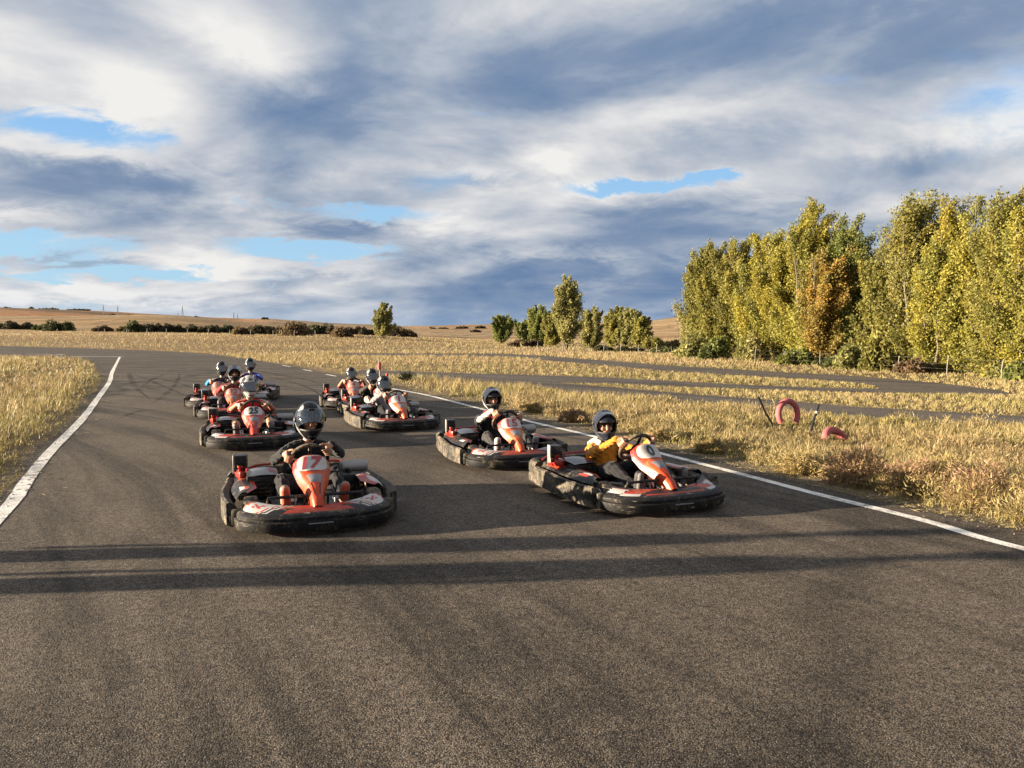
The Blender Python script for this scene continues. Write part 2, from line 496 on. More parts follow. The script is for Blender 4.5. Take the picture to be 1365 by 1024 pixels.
# ------------------------------------------------------------------ value noise in numpy
_H = np.random.default_rng(5).random((256, 256))
def vnoise(x, y, s):
    x = np.asarray(x) * s; y = np.asarray(y) * s
    xi = np.floor(x).astype(int); yi = np.floor(y).astype(int)
    fx = x - xi; fy = y - yi
    fx = fx * fx * (3 - 2 * fx); fy = fy * fy * (3 - 2 * fy)
    a = _H[xi % 256, yi % 256]; b = _H[(xi + 1) % 256, yi % 256]
    c = _H[xi % 256, (yi + 1) % 256]; d = _H[(xi + 1) % 256, (yi + 1) % 256]
    return (a * (1 - fx) + b * fx) * (1 - fy) + (c * (1 - fx) + d * fx) * fy
def fnoise(x, y, s, o=4):
    t = 0; a = .5; n = 0
    for k in range(o):
        t = t + a * vnoise(np.asarray(x) + 17.3 * k, np.asarray(y) - 9.1 * k, s * 2 ** k); n += a; a *= .55
    return t / n

# ------------------------------------------------------------------ terrain
CREST = [(-60, 17.5), (-33.6, 25.7), (-31.2, 24.9), (-28.3, 23.4), (-25.2, 21.0), (-22.4, 18.7), (-19.2, 17.1), (-17.4, 17.6), (-13.3, 12.5), (-10.1, 11.3),
         (-7.9, 9.4), (-5.1, 10.9), (-1.8, 12.5), (3.8, 13.2), (9.8, 15.6), (12.7, 20.3), (17, 21.8), (35, 23.4), (60, 20.0), (100, 14), (180, 10), (-100, 14), (-180, 10)]
CREST.sort()
_cx = np.array([c[0] for c in CREST]); _cz = np.array([c[1] for c in CREST])
def zfun(x, y):
    x = np.asarray(x, float); y = np.asarray(y, float)
    r = np.hypot(x, y); a = np.degrees(np.arctan2(x, y))
    zc = np.interp(a, _cx, _cz)
    left = np.clip((0.0 - a) / 12.0, 0, 1) * np.clip((a + 170) / 60, 0, 1)
    left = left * left * (3 - 2 * left)
    z1 = 0.25 + 1.15 * left
    t = np.clip((r - 68) / 62, 0, 1); t = t * t * (3 - 2 * t)
    z = z1 * t
    q = np.clip((r - 130) / 670, 0, 1)
    z = z + (zc - z1) * q ** 1.25
    # a nearer rounded rise on the left in front of the ploughed hill
    bump_ = np.exp(-((a + 24.5) / 6.5) ** 2) * np.exp(-((r - 330) / 110) ** 2) * 3.4
    z = z + bump_ + (fnoise(x, y, 1 / 45., 3) - .5) * np.clip((r - 90) / 200, 0, 1) * 1.6
    z = z + (fnoise(x + 300, y, 1 / 160., 3) - .5) * np.clip((r - 250) / 400, 0, 1) * 5.0
    return z
def Z(x, y): return float(zfun(x, y))

rad = np.concatenate([[0.0], np.geomspace(0.8, 60, 44), np.geomspace(63, 1000, 92), np.geomspace(1080, 4200, 14)])
ang = np.concatenate([np.arange(-48, 48, 0.4), np.arange(48, 312, 3.0)])
na = len(ang)
AA, RR = np.meshgrid(np.radians(ang), rad[1:])
X_ = (RR * np.sin(AA)).ravel(); Y_ = (RR * np.cos(AA)).ravel()
Zt = zfun(X_, Y_)
V = np.vstack([[0, 0, 0], np.stack([X_, Y_, Zt], 1)])
idx = 1 + np.arange(len(X_)).reshape(len(rad) - 1, na)
a_ = idx[:-1]; b_ = idx[1:]
Q = np.stack([a_, np.roll(a_, -1, 1), np.roll(b_, -1, 1), b_], -1).reshape(-1, 4)
T = np.stack([np.zeros(na, int), np.roll(idx[0], -1), idx[0]], -1)
# ground colours: straw, greener hollows, brown plough land far left
r_ = np.hypot(V[:, 0], V[:, 1]); az_ = np.degrees(np.arctan2(V[:, 0], V[:, 1]))
def lerp(a, b, t): return np.asarray(a)[None] * (1 - t[:, None]) + np.asarray(b)[None] * t[:, None]
n_a = fnoise(V[:, 0], V[:, 1], 1 / 9., 4); n_b = fnoise(V[:, 0] + 90, V[:, 1], 1 / 60., 4)
gc = lerp((0.155, 0.110, 0.055), (0.095, 0.095, 0.035), np.clip((n_a - .5) * 3, 0, 1))
far = np.clip((r_ - 60) / 80, 0, 1)
fc = lerp((0.255, 0.165, 0.078), (0.335, 0.240, 0.135), np.clip((n_b - .3) * 2.5, 0, 1))
strip = np.sin(np.log(np.maximum(r_, 1)) * 34 + az_ * .12 + n_b * 5)
fc = fc * (1 + .14 * strip)[:, None]
_dm = np.abs(np.minimum(9, np.abs(V[:, 0] * math.cos(R(24)) + V[:, 1] * math.sin(R(24)) - 2.4)) - 4.0)
soil = np.clip(1.3 - _dm / .5, 0, 1) * (r_ < 40) * np.clip(.4 + n_a, 0, 1)
gc = gc * (1 - .7 * soil[:, None]) + np.array((.150, .115, .080))[None] * (.7 * soil[:, None])
gc = gc * (1 - far[:, None]) + fc * far[:, None]
pl = np.clip((r_ - 360) / 60, 0, 1) * np.clip((-16 - az_) / 4, 0, 1) * np.clip((n_b * .5 + .55), 0, 1)
gc = gc * (1 - pl[:, None]) + np.array((0.290, 0.125, 0.042))[None] * pl[:, None]
red = np.clip((r_ - 300) / 80, 0, 1) * np.exp(-((az_ + 3) / 6) ** 2) * np.clip((n_b - .45) * 4, 0, 1) * .8
gc = gc * (1 - red[:, None]) + np.array((0.20, 0.095, 0.04))[None] * red[:, None]
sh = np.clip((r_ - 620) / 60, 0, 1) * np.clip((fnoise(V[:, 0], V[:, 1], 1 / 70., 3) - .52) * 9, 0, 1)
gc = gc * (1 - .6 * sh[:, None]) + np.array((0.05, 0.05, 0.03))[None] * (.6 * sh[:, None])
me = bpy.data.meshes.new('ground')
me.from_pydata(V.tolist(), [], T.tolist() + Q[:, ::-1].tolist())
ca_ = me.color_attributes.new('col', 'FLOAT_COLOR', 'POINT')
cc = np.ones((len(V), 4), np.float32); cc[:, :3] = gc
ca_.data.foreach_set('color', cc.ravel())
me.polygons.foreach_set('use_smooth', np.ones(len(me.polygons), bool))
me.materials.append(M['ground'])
bm = bmesh.new(); bm.from_mesh(me); bmesh.ops.recalc_face_normals(bm, faces=list(bm.faces))
if sum(f.normal.z for f in list(bm.faces)[:50]) < 0: bmesh.ops.reverse_faces(bm, faces=list(bm.faces))
bm.to_mesh(me); bm.free()
tag(link('ground', me), kind='structure')

# ------------------------------------------------------------------ roads
def smooth_line(pts, n=6):
    """Catmull-Rom through pts"""
    P_ = [np.array(p, float) for p in pts]
    P_ = [2 * P_[0] - P_[1]] + P_ + [2 * P_[-1] - P_[-2]]
    out = []
    for i in range(1, len(P_) - 2):
        for k in range(n):
            t = k / n
            a, b, c, d = P_[i - 1], P_[i], P_[i + 1], P_[i + 2]
            out.append(.5 * ((2 * b) + (c - a) * t + (2 * a - 5 * b + 4 * c - d) * t * t + (3 * b - a - 3 * c + d) * t ** 3))
    out.append(P_[-2])
    return out

def sheet(name, L, Rr, z, mat, thick=0.0, jag=0.0):
    """a road sheet between a left and a right edge with as many points each"""
    n = 60
    def res(l):
        l = np.array(smooth_line(l)); s = np.concatenate([[0], np.cumsum(np.hypot(*np.diff(l, axis=0).T))])
        t = np.linspace(0, s[-1], n)
        return np.stack([np.interp(t, s, l[:, 0]), np.interp(t, s, l[:, 1])], 1)
    a = res(L); b = res(Rr)
    if jag:
        a += (np.random.default_rng(1).random(a.shape) - .5) * jag; b += (np.random.default_rng(2).random(b.shape) - .5) * jag
    vs = []; fs = []
    m = 6
    for i in range(n):
        for k in range(m + 1):
            q = a[i] + (b[i] - a[i]) * k / m
            vs.append((q[0], q[1], Z(q[0], q[1]) + z))
    for i in range(n - 1):
        for k in range(m):
            q = i * (m + 1) + k
            fs.append((q, q + 1, q + m + 2, q + m + 1))
    o = MB().add(vs, fs).build(name, mat, sharp=0)
    return tag(o, kind='structure'), np.vstack([a, b[::-1]])

ROADS = []
main_L = [(-0.15, -12.0), (-1.5, -2.0), (-3.4, 3.6), (-4.66, 6.70), (-6.40, 10.35), (-8.12, 14.1), (-10.52, 19.1), (-13.9, 26.0), (-17.0, 31.5), (-22.6, 41.5), (-30.3, 54.0)]
main_R = [(10.5, -12.0), (7.6, -3.0), (5.05, 3.6), (3.98, 6.0), (3.16, 7.75), (2.62, 9.0), (1.40, 12.0), (0.16, 14.8), (-1.60, 18.9), (-3.1, 22.1), (-5.79, 27.9), (-8.4, 33.0), (-15.4, 46.2), (-27.5, 65.1)]
o, poly = sheet('road', main_L, main_R, 0.008, M['asphalt'], jag=0.16); ROADS.append(poly)
# the bend at the far end, going off to the left
o, poly = sheet('road_bend', [(-23.2, 42.3), (-29.5, 50.5), (-40.0, 58.0), (-62.0, 66.0)], [(-14.6, 44.6), (-27.5, 65.5), (-44.0, 74.0), (-70.0, 78.0)], 0.004, M['asphalt'], jag=0.1); ROADS.append(poly)
# the loop of the circuit on the right
C_T = [(-14.0, 63.0), (-7.0, 62.5), (-0.16, 60.8), (4.5, 48.8), (6.6, 42.2), (7.9, 37.9), (10.9, 31.9), (12.7, 28.4), (13.6, 24.5), (13.5, 21.2)]
C_B = [(-13.0, 55.0), (-6.1, 54.0), (-0.8, 52.0), (3.3, 42.8), (5.1, 37.4), (6.4, 33.4), (9.1, 28.4), (10.7, 25.4), (11.0, 23.5), (10.3, 21.6)]
o, poly = sheet('track', C_T, C_B, 0.004, M['asphalt_old'], jag=0.1); ROADS.append(poly)
A_T = [(-6.5, 33.5), (-1.85, 30.6), (0.22, 29.6), (3.04, 27.9), (4.95, 25.9), (6.53, 24.2), (8.15, 22.9), (10.2, 21.9), (12.0, 22.4), (13.55, 21.5)]
A_B = [(-6.5, 29.5), (-1.45, 26.0), (0.39, 25.2), (2.62, 24.4), (4.45, 23.2), (5.9, 21.9), (7.61, 21.2), (9.31, 20.7), (11.0, 20.1), (12.9, 19.7)]
o, poly = sheet('track', A_T, A_B, 0.008, M['asphalt_old'], jag=0.1); ROADS.append(poly)
B_T = [(-0.8, 26.2), (1.37, 24.6), (3.47, 21.5), (5.16, 19.2), (6.34, 17.8), (7.4, 16.3), (8.6, 15.3), (9.65, 14.4), (12.5, 11.4), (18.0, 5.5)]
B_B = [(-1.6, 24.6), (0.2, 22.8), (2.0, 19.7), (3.6, 17.4), (4.7, 16.0), (5.8, 14.5), (6.9, 13.4), (8.0, 12.5), (10.6, 9.6), (15.8, 4.0)]
o, poly = sheet('track', B_T, B_B, 0.012, M['asphalt_old'], jag=0.1); ROADS.append(poly)

def stripe(name, pts, w, z=0.0112, dash=None):
    l = smooth_line(pts, 8)
    vs = []; fs = []
    for i, q in enumerate(l):
        a = l[max(0, i - 1)]; b = l[min(len(l) - 1, i + 1)]
        d = (b - a) / np.hypot(*(b - a)); n = np.array((-d[1], d[0]))
        ww = w * (0.92 + .16 * random.random())
        for s_ in (.5, -.5):
            p = q + n * ww * s_; vs.append((p[0], p[1], Z(p[0], p[1]) + z))
    for i in range(len(l) - 1):
        fs.append((2 * i, 2 * i + 1, 2 * i + 3, 2 * i + 2))
    return tag(MB().add(vs, fs).build(name, M['paint'], sharp=0), kind='structure')
stripe('road_line', [(-0.2, -8.0), (-1.6, -1.0), (-3.2, 3.6), (-4.42, 6.6), (-5.2, 8.2), (-6.18, 10.27), (-7.87, 14.03), (-10.24, 19.02), (-13.2, 25.2), (-16.23, 31.2), (-21.0, 40.85), (-26.8, 52.6)], 0.135)
stripe('road_line', [(8.2, -5.0), (4.75, 3.4), (3.69, 5.46), (3.42, 6.31), (2.94, 7.4), (2.44, 8.67), (1.25, 11.56), (0.1, 14.09), (-2.1, 19.4), (-3.44, 21.9)], 0.115)
for a, b in (((-4.9, 25.0), (-5.6, 26.4)), ((-6.5, 28.4), (-7.2, 29.8)), ((-8.4, 32.3), (-9.2, 33.9)), ((-10.6, 36.8), (-11.6, 38.8))):
    stripe('road_line', [a, ((a[0] + b[0]) / 2, (a[1] + b[1]) / 2), b], 0.10)
stripe('road_line', [(-26.7, 52.9), (-28.8, 53.4), (-31.2, 54.0)], 0.30, 0.014)
stripe('road_line', [(-34.6, 59.6), (-34.0, 57.4), (-33.2, 55.2)], 0.16, 0.014)
stripe('road_line', [(-38.0, 60.2), (-36.4, 59.9), (-34.8, 59.6)], 0.20, 0.014)

def in_poly(x, y, poly):
    c = np.zeros(len(x), bool); j = len(poly) - 1
    for i in range(len(poly)):
        xi, yi = poly[i]; xj, yj = poly[j]
        k = ((yi > y) != (yj > y)) & (x < (xj - xi) * (y - yi) / (yj - yi + 1e-12) + xi)
        c ^= k; j = i
    return c
def on_road(x, y):
    c = np.zeros(len(x), bool)
    for p in ROADS: c |= in_poly(x, y, p)
    return c

# rubber left by the kart tyres: thin worn ribbons a hair above the asphalt
def skid_mat():
    m, N, b = new_mat('tyre_rubber_mark')
    tc = N.node('ShaderNodeTexCoord'); p = tc.outputs['Object']
    b.inputs['Base Color'].default_value = (.030, .028, .026, 1); b.inputs['Roughness'].default_value = .8; b.inputs['Specular IOR Level'].default_value = .2
    a = N.m('MULTIPLY', N.ss(N.noise(p, 1.1, 4, .6), .30, .62, .10, .50), N.ss(N.noise(p, 60.0, 3, .6), .35, .6, .45, 1.0))
    N.link(a, b.inputs['Alpha'])
    return m
M['skid'] = skid_mat()
for pts, w in [([(-17.75, 38.85), (-17.0, 35.39), (-15.19, 30.61), (-12.69, 25.66), (-10.46, 21.48), (-8.61, 18.26)], 0.16), ([(-13.61, 33.17), (-16.35, 37.47), (-18.54, 39.82)], 0.2), ([(-10.23, 20.91), (-12.57, 26.97), (-13.78, 31.21), (-13.61, 33.17)], 0.14), ([(-12.44, 24.85), (-12.97, 26.97), (-12.1, 26.51), (-10.41, 24.1), (-8.83, 21.48)], 0.12), ([(-7.97, 16.89), (-9.05, 20.11), (-10.84, 24.85), (-13.22, 30.61)], 0.13), ([(-14.15, 37.92), (-11.9, 34.62), (-9.97, 31.21), (-7.44, 26.97), (-5.94, 24.1)], 0.18), ([(-10.14, 29.47), (-8.23, 26.97), (-5.96, 22.39), (-4.67, 18.91)], 0.12), ([(-5.39, 9.94), (-5.04, 9.41)], 0.07), ([(-7.19, 13.91), (-7.5, 15.56), (-6.87, 15.87)], 0.1), ([(-14.45, 29.47), (-11.12, 24.1), (-8.0, 18.91), (-6.4, 15.56)], 0.11)]:
    l = smooth_line(pts, 8) if len(pts) > 2 else [np.array(q) for q in pts]
    vs = []; fs = []
    for i, q in enumerate(l):
        a = l[max(0, i - 1)]; b = l[min(len(l) - 1, i + 1)]; d = (b - a) / np.hypot(*(b - a)); n = np.array((-d[1], d[0]))
        ww = w * (.6 + .8 * random.random()) * min(1, .25 + 3 * min(i, len(l) - 1 - i) / len(l))
        for s_ in (.5, -.5): vs.append((q[0] + n[0] * ww * s_, q[1] + n[1] * ww * s_, .0102))
    for i in range(len(l) - 1): fs.append((2 * i, 2 * i + 1, 2 * i + 3, 2 * i + 2))
    tag(MB().add(vs, fs).build('skid_mark', M['skid'], sharp=0), kind='structure')

# ------------------------------------------------------------------ leaves, blades: many small faces in one mesh
def leaves(C, A, B):
    """one pointed triangle per leaf"""
    n = len(C)
    V = np.empty((n, 3, 3), np.float32)
    V[:, 0] = C - A + B * 1.15; V[:, 1] = C - A - B * 1.15; V[:, 2] = C + A * 1.1
    return V.reshape(-1, 3), np.arange(n * 3, dtype=np.int32).reshape(n, 3)
def unit(v): return v / np.maximum(np.linalg.norm(v, axis=1, keepdims=True), 1e-6)
def rnd_unit(n, g): return unit(g.normal(size=(n, 3)))

def tree(name, label, x, y, h, w, cols, seed, lean=0.5, base=0.06, density=1.0, group=None, leaf=0.13, leaders=3, cat='tree', branches=44, taper=0.9, gap=0.0, glow=1.62):
    g = np.random.default_rng(seed)
    z0 = Z(x, y) - 0.05
    root = empty(name, (x, y, z0))
    tag(root, label, cat, group)
    wood = MB()
    # trunk, a little crooked, and upright leaders
    def axis(t, k):
        return np.array([sway[k][0] * t ** .55 + lean * .22 * t ** 2.2, sway[k][1] * t ** .55, h * hk[k] * t])
    hk = [1.0] + [g.uniform(.70, .97) for _ in range(leaders - 1)]
    sway = [(g.normal() * .12, g.normal() * .1)] + [((-.44 + .88 * (k_ + g.random() * .6) / max(1, leaders - 1.4)) * w, g.uniform(-.35, .35) * w) for k_ in range(leaders - 1)]
    for k in range(leaders):
        r0 = (.11 if k == 0 else .075) * (h / 8) ** .8
        ts = np.linspace(0.0, .88, 9)
        wood.tube([axis(t, k) + (g.normal(size=3) * .025 if 0 < t else 0) for t in ts], [max(.012, r0 * (1 - t) ** 1.1) for t in ts], 7)
    CC = []; DD = []; HU = []; SP = []
    pal = np.array(cols, float)
    for i in range(branches):
        k = i % leaders
        t0 = base + (0.93 - base) * ((i + g.random()) / branches) ** 1.15
        a = axis(t0 * .86, k)
        az_ = g.random() * 2 * math.pi
        prof = min(1.0, (t0 + .22) / .36) ** .7 * (1 - max(0, (t0 - .22) / .78) ** 1.5 * taper)
        L = w * .40 * prof * g.uniform(.7, 1.25) + .22
        up = g.uniform(.45, 1.0) + t0 * 2.0
        d = np.array([math.cos(az_), math.sin(az_), up]); d /= np.linalg.norm(d)
        Lz = L / max(.35, math.hypot(d[0], d[1]))
        Lz = min(Lz, h * 1.0 * (1.02 - t0) / max(d[2], .3) + .25)
        end = a + d * Lz
        mid = a + d * Lz * .55 + np.array([0, 0, -.04 * Lz])
        end = end + np.array([lean * .16 * Lz * (0.4 + t0), 0, 0])
        wood.tube([a, mid, end], [.022, .015, .006], 5)
        nl = int(290 * density * (0.35 + Lz / 1.6) * (1 + .0 * t0))
        s = g.uniform(.12, 1.06, nl) ** .8
        c = np.where(s[:, None] < .55, a + (mid - a) * (s / .55)[:, None], mid + (end - mid) * ((s - .55) / .45)[:, None])
        rad_ = (.19 + .22 * g.random()) * (1 - .42 * s) * (h / 8) ** .5 * (1.25 if t0 < .5 else 1.0)
        jit = g.normal(size=(nl, 3)) * rad_[:, None] * .62
        jit[:, 0] += np.abs(g.normal(size=nl)) * .06 * lean
        c = c + jit
        hue = pal[g.integers(len(pal))] * g.uniform(.82, 1.18) * glow
        if g.random() < gap: continue
        CC.append(c); HU.append(np.repeat(hue[None], nl, 0)); DD.append(np.repeat((d + np.array([lean * .55, 0, 0]))[None], nl, 0)); SP.append(np.full(nl, t0))
    C = np.vstack(CC); Hc = np.vstack(HU); Dd = np.vstack(DD); t_ = np.concatenate(SP)
    keep = C[:, 2] > .12
    C, Hc, Dd, t_ = C[keep], Hc[keep], Dd[keep], t_[keep]
    n = len(C)
    A = unit(unit(Dd) * (.55 + .5 * t_)[:, None] + rnd_unit(n, g) * .85)
    Bv = unit(np.cross(A, rnd_unit(n, g)))
    sz = leaf * g.uniform(.6, 1.3, n)[:, None]
    V, F = leaves(C, A * sz * .5, Bv * sz * .36)
    col = Hc * g.uniform(.72, 1.28, n)[:, None]
    yl = g.random(n) < .06
    col[yl] = col[yl] * .5 + np.array((.20, .15, .03)) * .5
    me = np_mesh('crown', V, F, M['leaf'], np.repeat(np.clip(col, 0.004, .6), 3, 0))
    wood.build('trunk', M['bark'], root)
    link('crown', me, root)
    return root

OLIVE = [(.118, .112, .026), (.105, .100, .025), (.140, .125, .028)]
GREEN = [(.085, .098, .024), (.105, .112, .026), (.070, .082, .024)]
YELLOW = [(.168, .150, .026), (.142, .134, .026), (.178, .154, .026), (.120, .120, .028)]
GOLD = [(.180, .146, .024), (.160, .136, .026), (.138, .122, .028), (.195, .148, .024)]
RUST = [(.172, .118, .028), (.150, .116, .028), (.122, .108, .028), (.195, .128, .026)]
SILVER = [(.126, .122, .042), (.146, .136, .046), (.106, .104, .034)]

def from_px(px, d): return (px - 682.5) / 1026.0 * d, d
def top_h(top, d, base=0.0): return CAM_H + (446 - top) * d / 1026.0 - base

POPLARS = [  # px, distance, top row, width m, palette, label
    (934, 41, 330, 1.9, SILVER, 'small silvery green poplar at the open left end of the tall row', .55),
    (950, 39, 312, 2.1, OLIVE, 'thin topped olive poplar, second from the left end of the tall row', .5),
    (984, 40, 300, 2.0, OLIVE, 'olive poplar with a blunt rounded top just right of the thin topped one', .5),
    (1012, 40, 300, 2.0, YELLOW, 'yellow green poplar with a flat top in the left half of the tall row', .5),
    (1038, 39, 288, 2.2, YELLOW, 'yellowish poplar with two pointed tops in the left half of the tall row', .6),
    (1080, 39, 264, 2.9, YELLOW, 'broad yellow poplar that peaks highest in the left half of the row', .9),
    (1096, 36.5, 330, 2.0, RUST, 'rusty orange poplar in front of the broad yellow one with bare limbs showing', .8),
    (1124, 40, 276, 2.0, GREEN, 'dark windswept poplar on the left side of the V shaped gap in the row', 1.0),
    (1174, 38, 338, 2.0, OLIVE, 'bushy olive poplar on the right side of the V shaped gap in the row', .5),
    (1208, 39, 258, 2.3, SILVER, 'tall pale olive poplar right of the V shaped gap', .6),
    (1226, 38.5, 250, 2.7, OLIVE, 'tall olive poplar with a wide feathery top right of the gap', .7),
    (1250, 35, 296, 1.8, YELLOW, 'shorter bright yellow green poplar standing in front of the right half of the row', .4),
    (1268, 37, 257, 1.5, GOLD, 'narrow yellow poplar, thinnest column of the right half', .3),
    (1294, 36.5, 252, 1.7, YELLOW, 'bright yellow green poplar column beside the thinnest one', .3),
    (1334, 36, 240, 2.6, OLIVE, 'tallest poplar of the whole row, olive with a yellow top', .5),
    (1370, 35.5, 254, 2.4, YELLOW, 'yellow olive poplar cut by the right edge of the photo', .5),
    (1425, 35, 262, 2.6, OLIVE, 'olive poplar continuing the row beyond the right edge', .5),
]
ORD = ['first', 'second', 'third', 'fourth', 'fifth', 'sixth', 'seventh', 'eighth', 'ninth', 'tenth', 'eleventh', 'twelfth', 'thirteenth', 'fourteenth', 'fifteenth', 'sixteenth',
       'seventeenth', 'eighteenth', 'nineteenth', 'twentieth', 'twenty first', 'twenty second', 'twenty third', 'twenty fourth']
def row_d(px):          # the row runs away from the camera along the fence
    return float(np.interp(px, [880, 930, 963, 1003, 1045, 1091, 1140, 1197, 1261, 1333, 1365, 1430], [62, 52, 47.5, 45, 42, 38.6, 35, 32.5, 30.5, 27.8, 26.6, 24.0]))
for i, (px, d, top, w, pal, lab, lean) in enumerate(POPLARS):
    d = row_d(px) + 2.6 + (d - 38.5) * .55; w = w * d / 39.0 * 1.22
    x, y = from_px(px, d)
    tree('poplar_tree', lab, x, y, top_h(top, d) * (1.0 if i < 5 else 1.055), w * (.78 if i in (7, 8, 9) else 1.0), pal, 100 + i, lean=lean, group='tall poplars in the row on the right',
         leaders=7 if w > 2.1 else 5, branches=96 if w > 2.1 else 76, density=1.3, leaf=.096 * (d / 38) ** .5, base=.015 if i not in (6,) else .08, gap=.03)
MID = [
    (669, 118, 420, 452, 3.4, GREEN, 'round dark green tree, leftmost of the middle distance group', .3, .9),
    (700, 112, 426, 455, 2.4, GREEN, 'low dark green tree between the round tree and the grey green ones', .3, .9),
    (718, 100, 406, 456, 3.0, GREEN, 'mid height green tree directly left of the tall single poplar', .3, .8),
    (736, 96, 414, 456, 2.4, OLIVE, 'olive tree half hidden by the tall single poplar', .3, .8),
    (755, 75, 356, 468, 2.1, SILVER, 'tall single poplar rising from the middle distance group', .35, .7),
    (787, 79, 406, 466, 1.9, SILVER, 'pale narrow poplar just right of the tall single poplar', .35, .8),
    (818, 92, 405, 462, 2.5, OLIVE, 'windswept olive tree, left of the pair near the hill', .9, .8),
    (836, 90, 410, 462, 2.2, SILVER, 'windswept pale tree, right of the pair near the hill', .9, .8),
    (852, 86, 420, 462, 1.6, OLIVE, 'small leaning tree at the right end of the middle distance group', .9, .8),
    (511, 108, 400, 458, 2.2, SILVER, 'lone slim poplar standing in the dry field behind the karts', .5, .9),
]
for i, (px, d, top, base, w, pal, lab, lean, tp) in enumerate(MID):
    x, y = from_px(px, d)
    zb = Z(x, y)
    tree('poplar_tree' if i not in (0, 1, 2) else 'tree', lab, x, y, top_h(top, d, zb), w, pal, 300 + i, lean=lean, group='trees in the middle distance',
         leaders=5, branches=52 if i not in (4,) else 70, glow=1.85, leaf=.20 if d > 85 else .165, density=.62 if i != 9 else .55, base=.03 if i not in (4, 9) else .10, taper=1.0)

def shrub(name, label, px, d, wpx, hpx, cols, seed, group, n=1500, leaf=.16, cat='bush', dy=1.0):
    g = np.random.default_rng(seed)
    x, y = from_px(px, d)
    w = wpx * d / 1026.0; h = hpx * d / 1026.0
    nl = 7 + int(w * 1.2)
    C = []; hue = []
    pal = np.array(cols, float)
    for k in range(nl):
        cx = g.uniform(-.42, .42) * w; cy = g.uniform(-.3, .3) * min(w, 3.0) * dy
        rz = h * g.uniform(.55, 1.0) * (1 - .5 * (abs(cx) / (w * .5)) ** 2); rx = max(.32 * min(w, h * 1.6), .18 * w) * g.uniform(.7, 1.1)
        m = n // nl
        u = rnd_unit(m, g) * (g.random(m) ** .28)[:, None]
        c = np.stack([cx + u[:, 0] * rx, cy + u[:, 1] * rx * .9, np.abs(u[:, 2]) * rz], 1)
        C.append(c); hue.append(np.repeat((pal[g.integers(len(pal))] * g.uniform(.8, 1.2) * (1.6 if d < 70 else 1.0))[None], m, 0))
    C = np.vstack(C); hue = np.vstack(hue); m = len(C)
    A = unit(rnd_unit(m, g) + np.array([.1, 0, .7])); B = unit(np.cross(A, rnd_unit(m, g)))
    sz = leaf * g.uniform(.6, 1.4, m)[:, None]
    V, F = leaves(C, A * sz * .6, B * sz * .34)
    col = np.clip(hue * g.uniform(.7, 1.3, m)[:, None], .004, .6)
    o = link(name, np_mesh(name, V, F, M['leaf'], np.repeat(col, 3, 0)), None, (x, y, Z(x, y) - .03))
    return tag(o, label, cat, group)

DK = [(.040, .036, .018), (.050, .046, .020), (.060, .050, .024)]
DKG = [(.045, .052, .018), (.058, .064, .022)]
BR = [(.095, .062, .034), (.080, .055, .030), (.11, .075, .036)]
TAN = [(.17, .13, .055), (.14, .115, .045)]
hedge_l = 'dark scrubby bush of the background hedge'
k = 0
for px, d, wpx, hpx, pal in ((10, 150, 26, 14, DK), (34, 150, 26, 11, DK), (58, 146, 26, 11, DKG), (77, 140, 38, 19, DKG), (142, 138, 26, 10, BR), (165, 140, 20, 8, TAN),
                             (181, 134, 30, 18, DKG), (206, 138, 30, 15, DK), (232, 140, 32, 14, DK), (258, 142, 30, 13, DK), (284, 140, 32, 13, DK), (306, 142, 26, 13, DKG),
                             (330, 140, 30, 14, BR), (351, 136, 26, 17, DK), (372, 136, 24, 15, BR), (402, 140, 26, 17, DK), (420, 138, 24, 16, DKG),
                             (437, 138, 28, 18, DK), (474, 138, 30, 15, BR), (492, 136, 24, 14, DK), (532, 134, 34, 20, BR), (547, 138, 20, 9, DK)):
    shrub('bush', hedge_l + ', %s from the left edge' % ORD[k], px, d, wpx, hpx, pal, 500 + k, 'bushes of the long hedge across the left background', n=3000, leaf=.26); k += 1
for px, d, wpx, hpx, lab in ((395, 118, 42, 21, 'wide reddish brown bush in front of the hedge, left of the lone poplar'), (456, 112, 26, 17, 'small reddish brown bush in front of the hedge near the lone poplar'),
                             (700, 92, 42, 13, 'low brown bush in the dry field left of the tall single poplar'), (322, 122, 26, 12, 'brown bush at the fence in front of the hedge')):
    shrub('bush', lab, px, d, wpx, hpx, BR + TAN[:1], 540 + k, None, n=1600, leaf=.3); k += 1
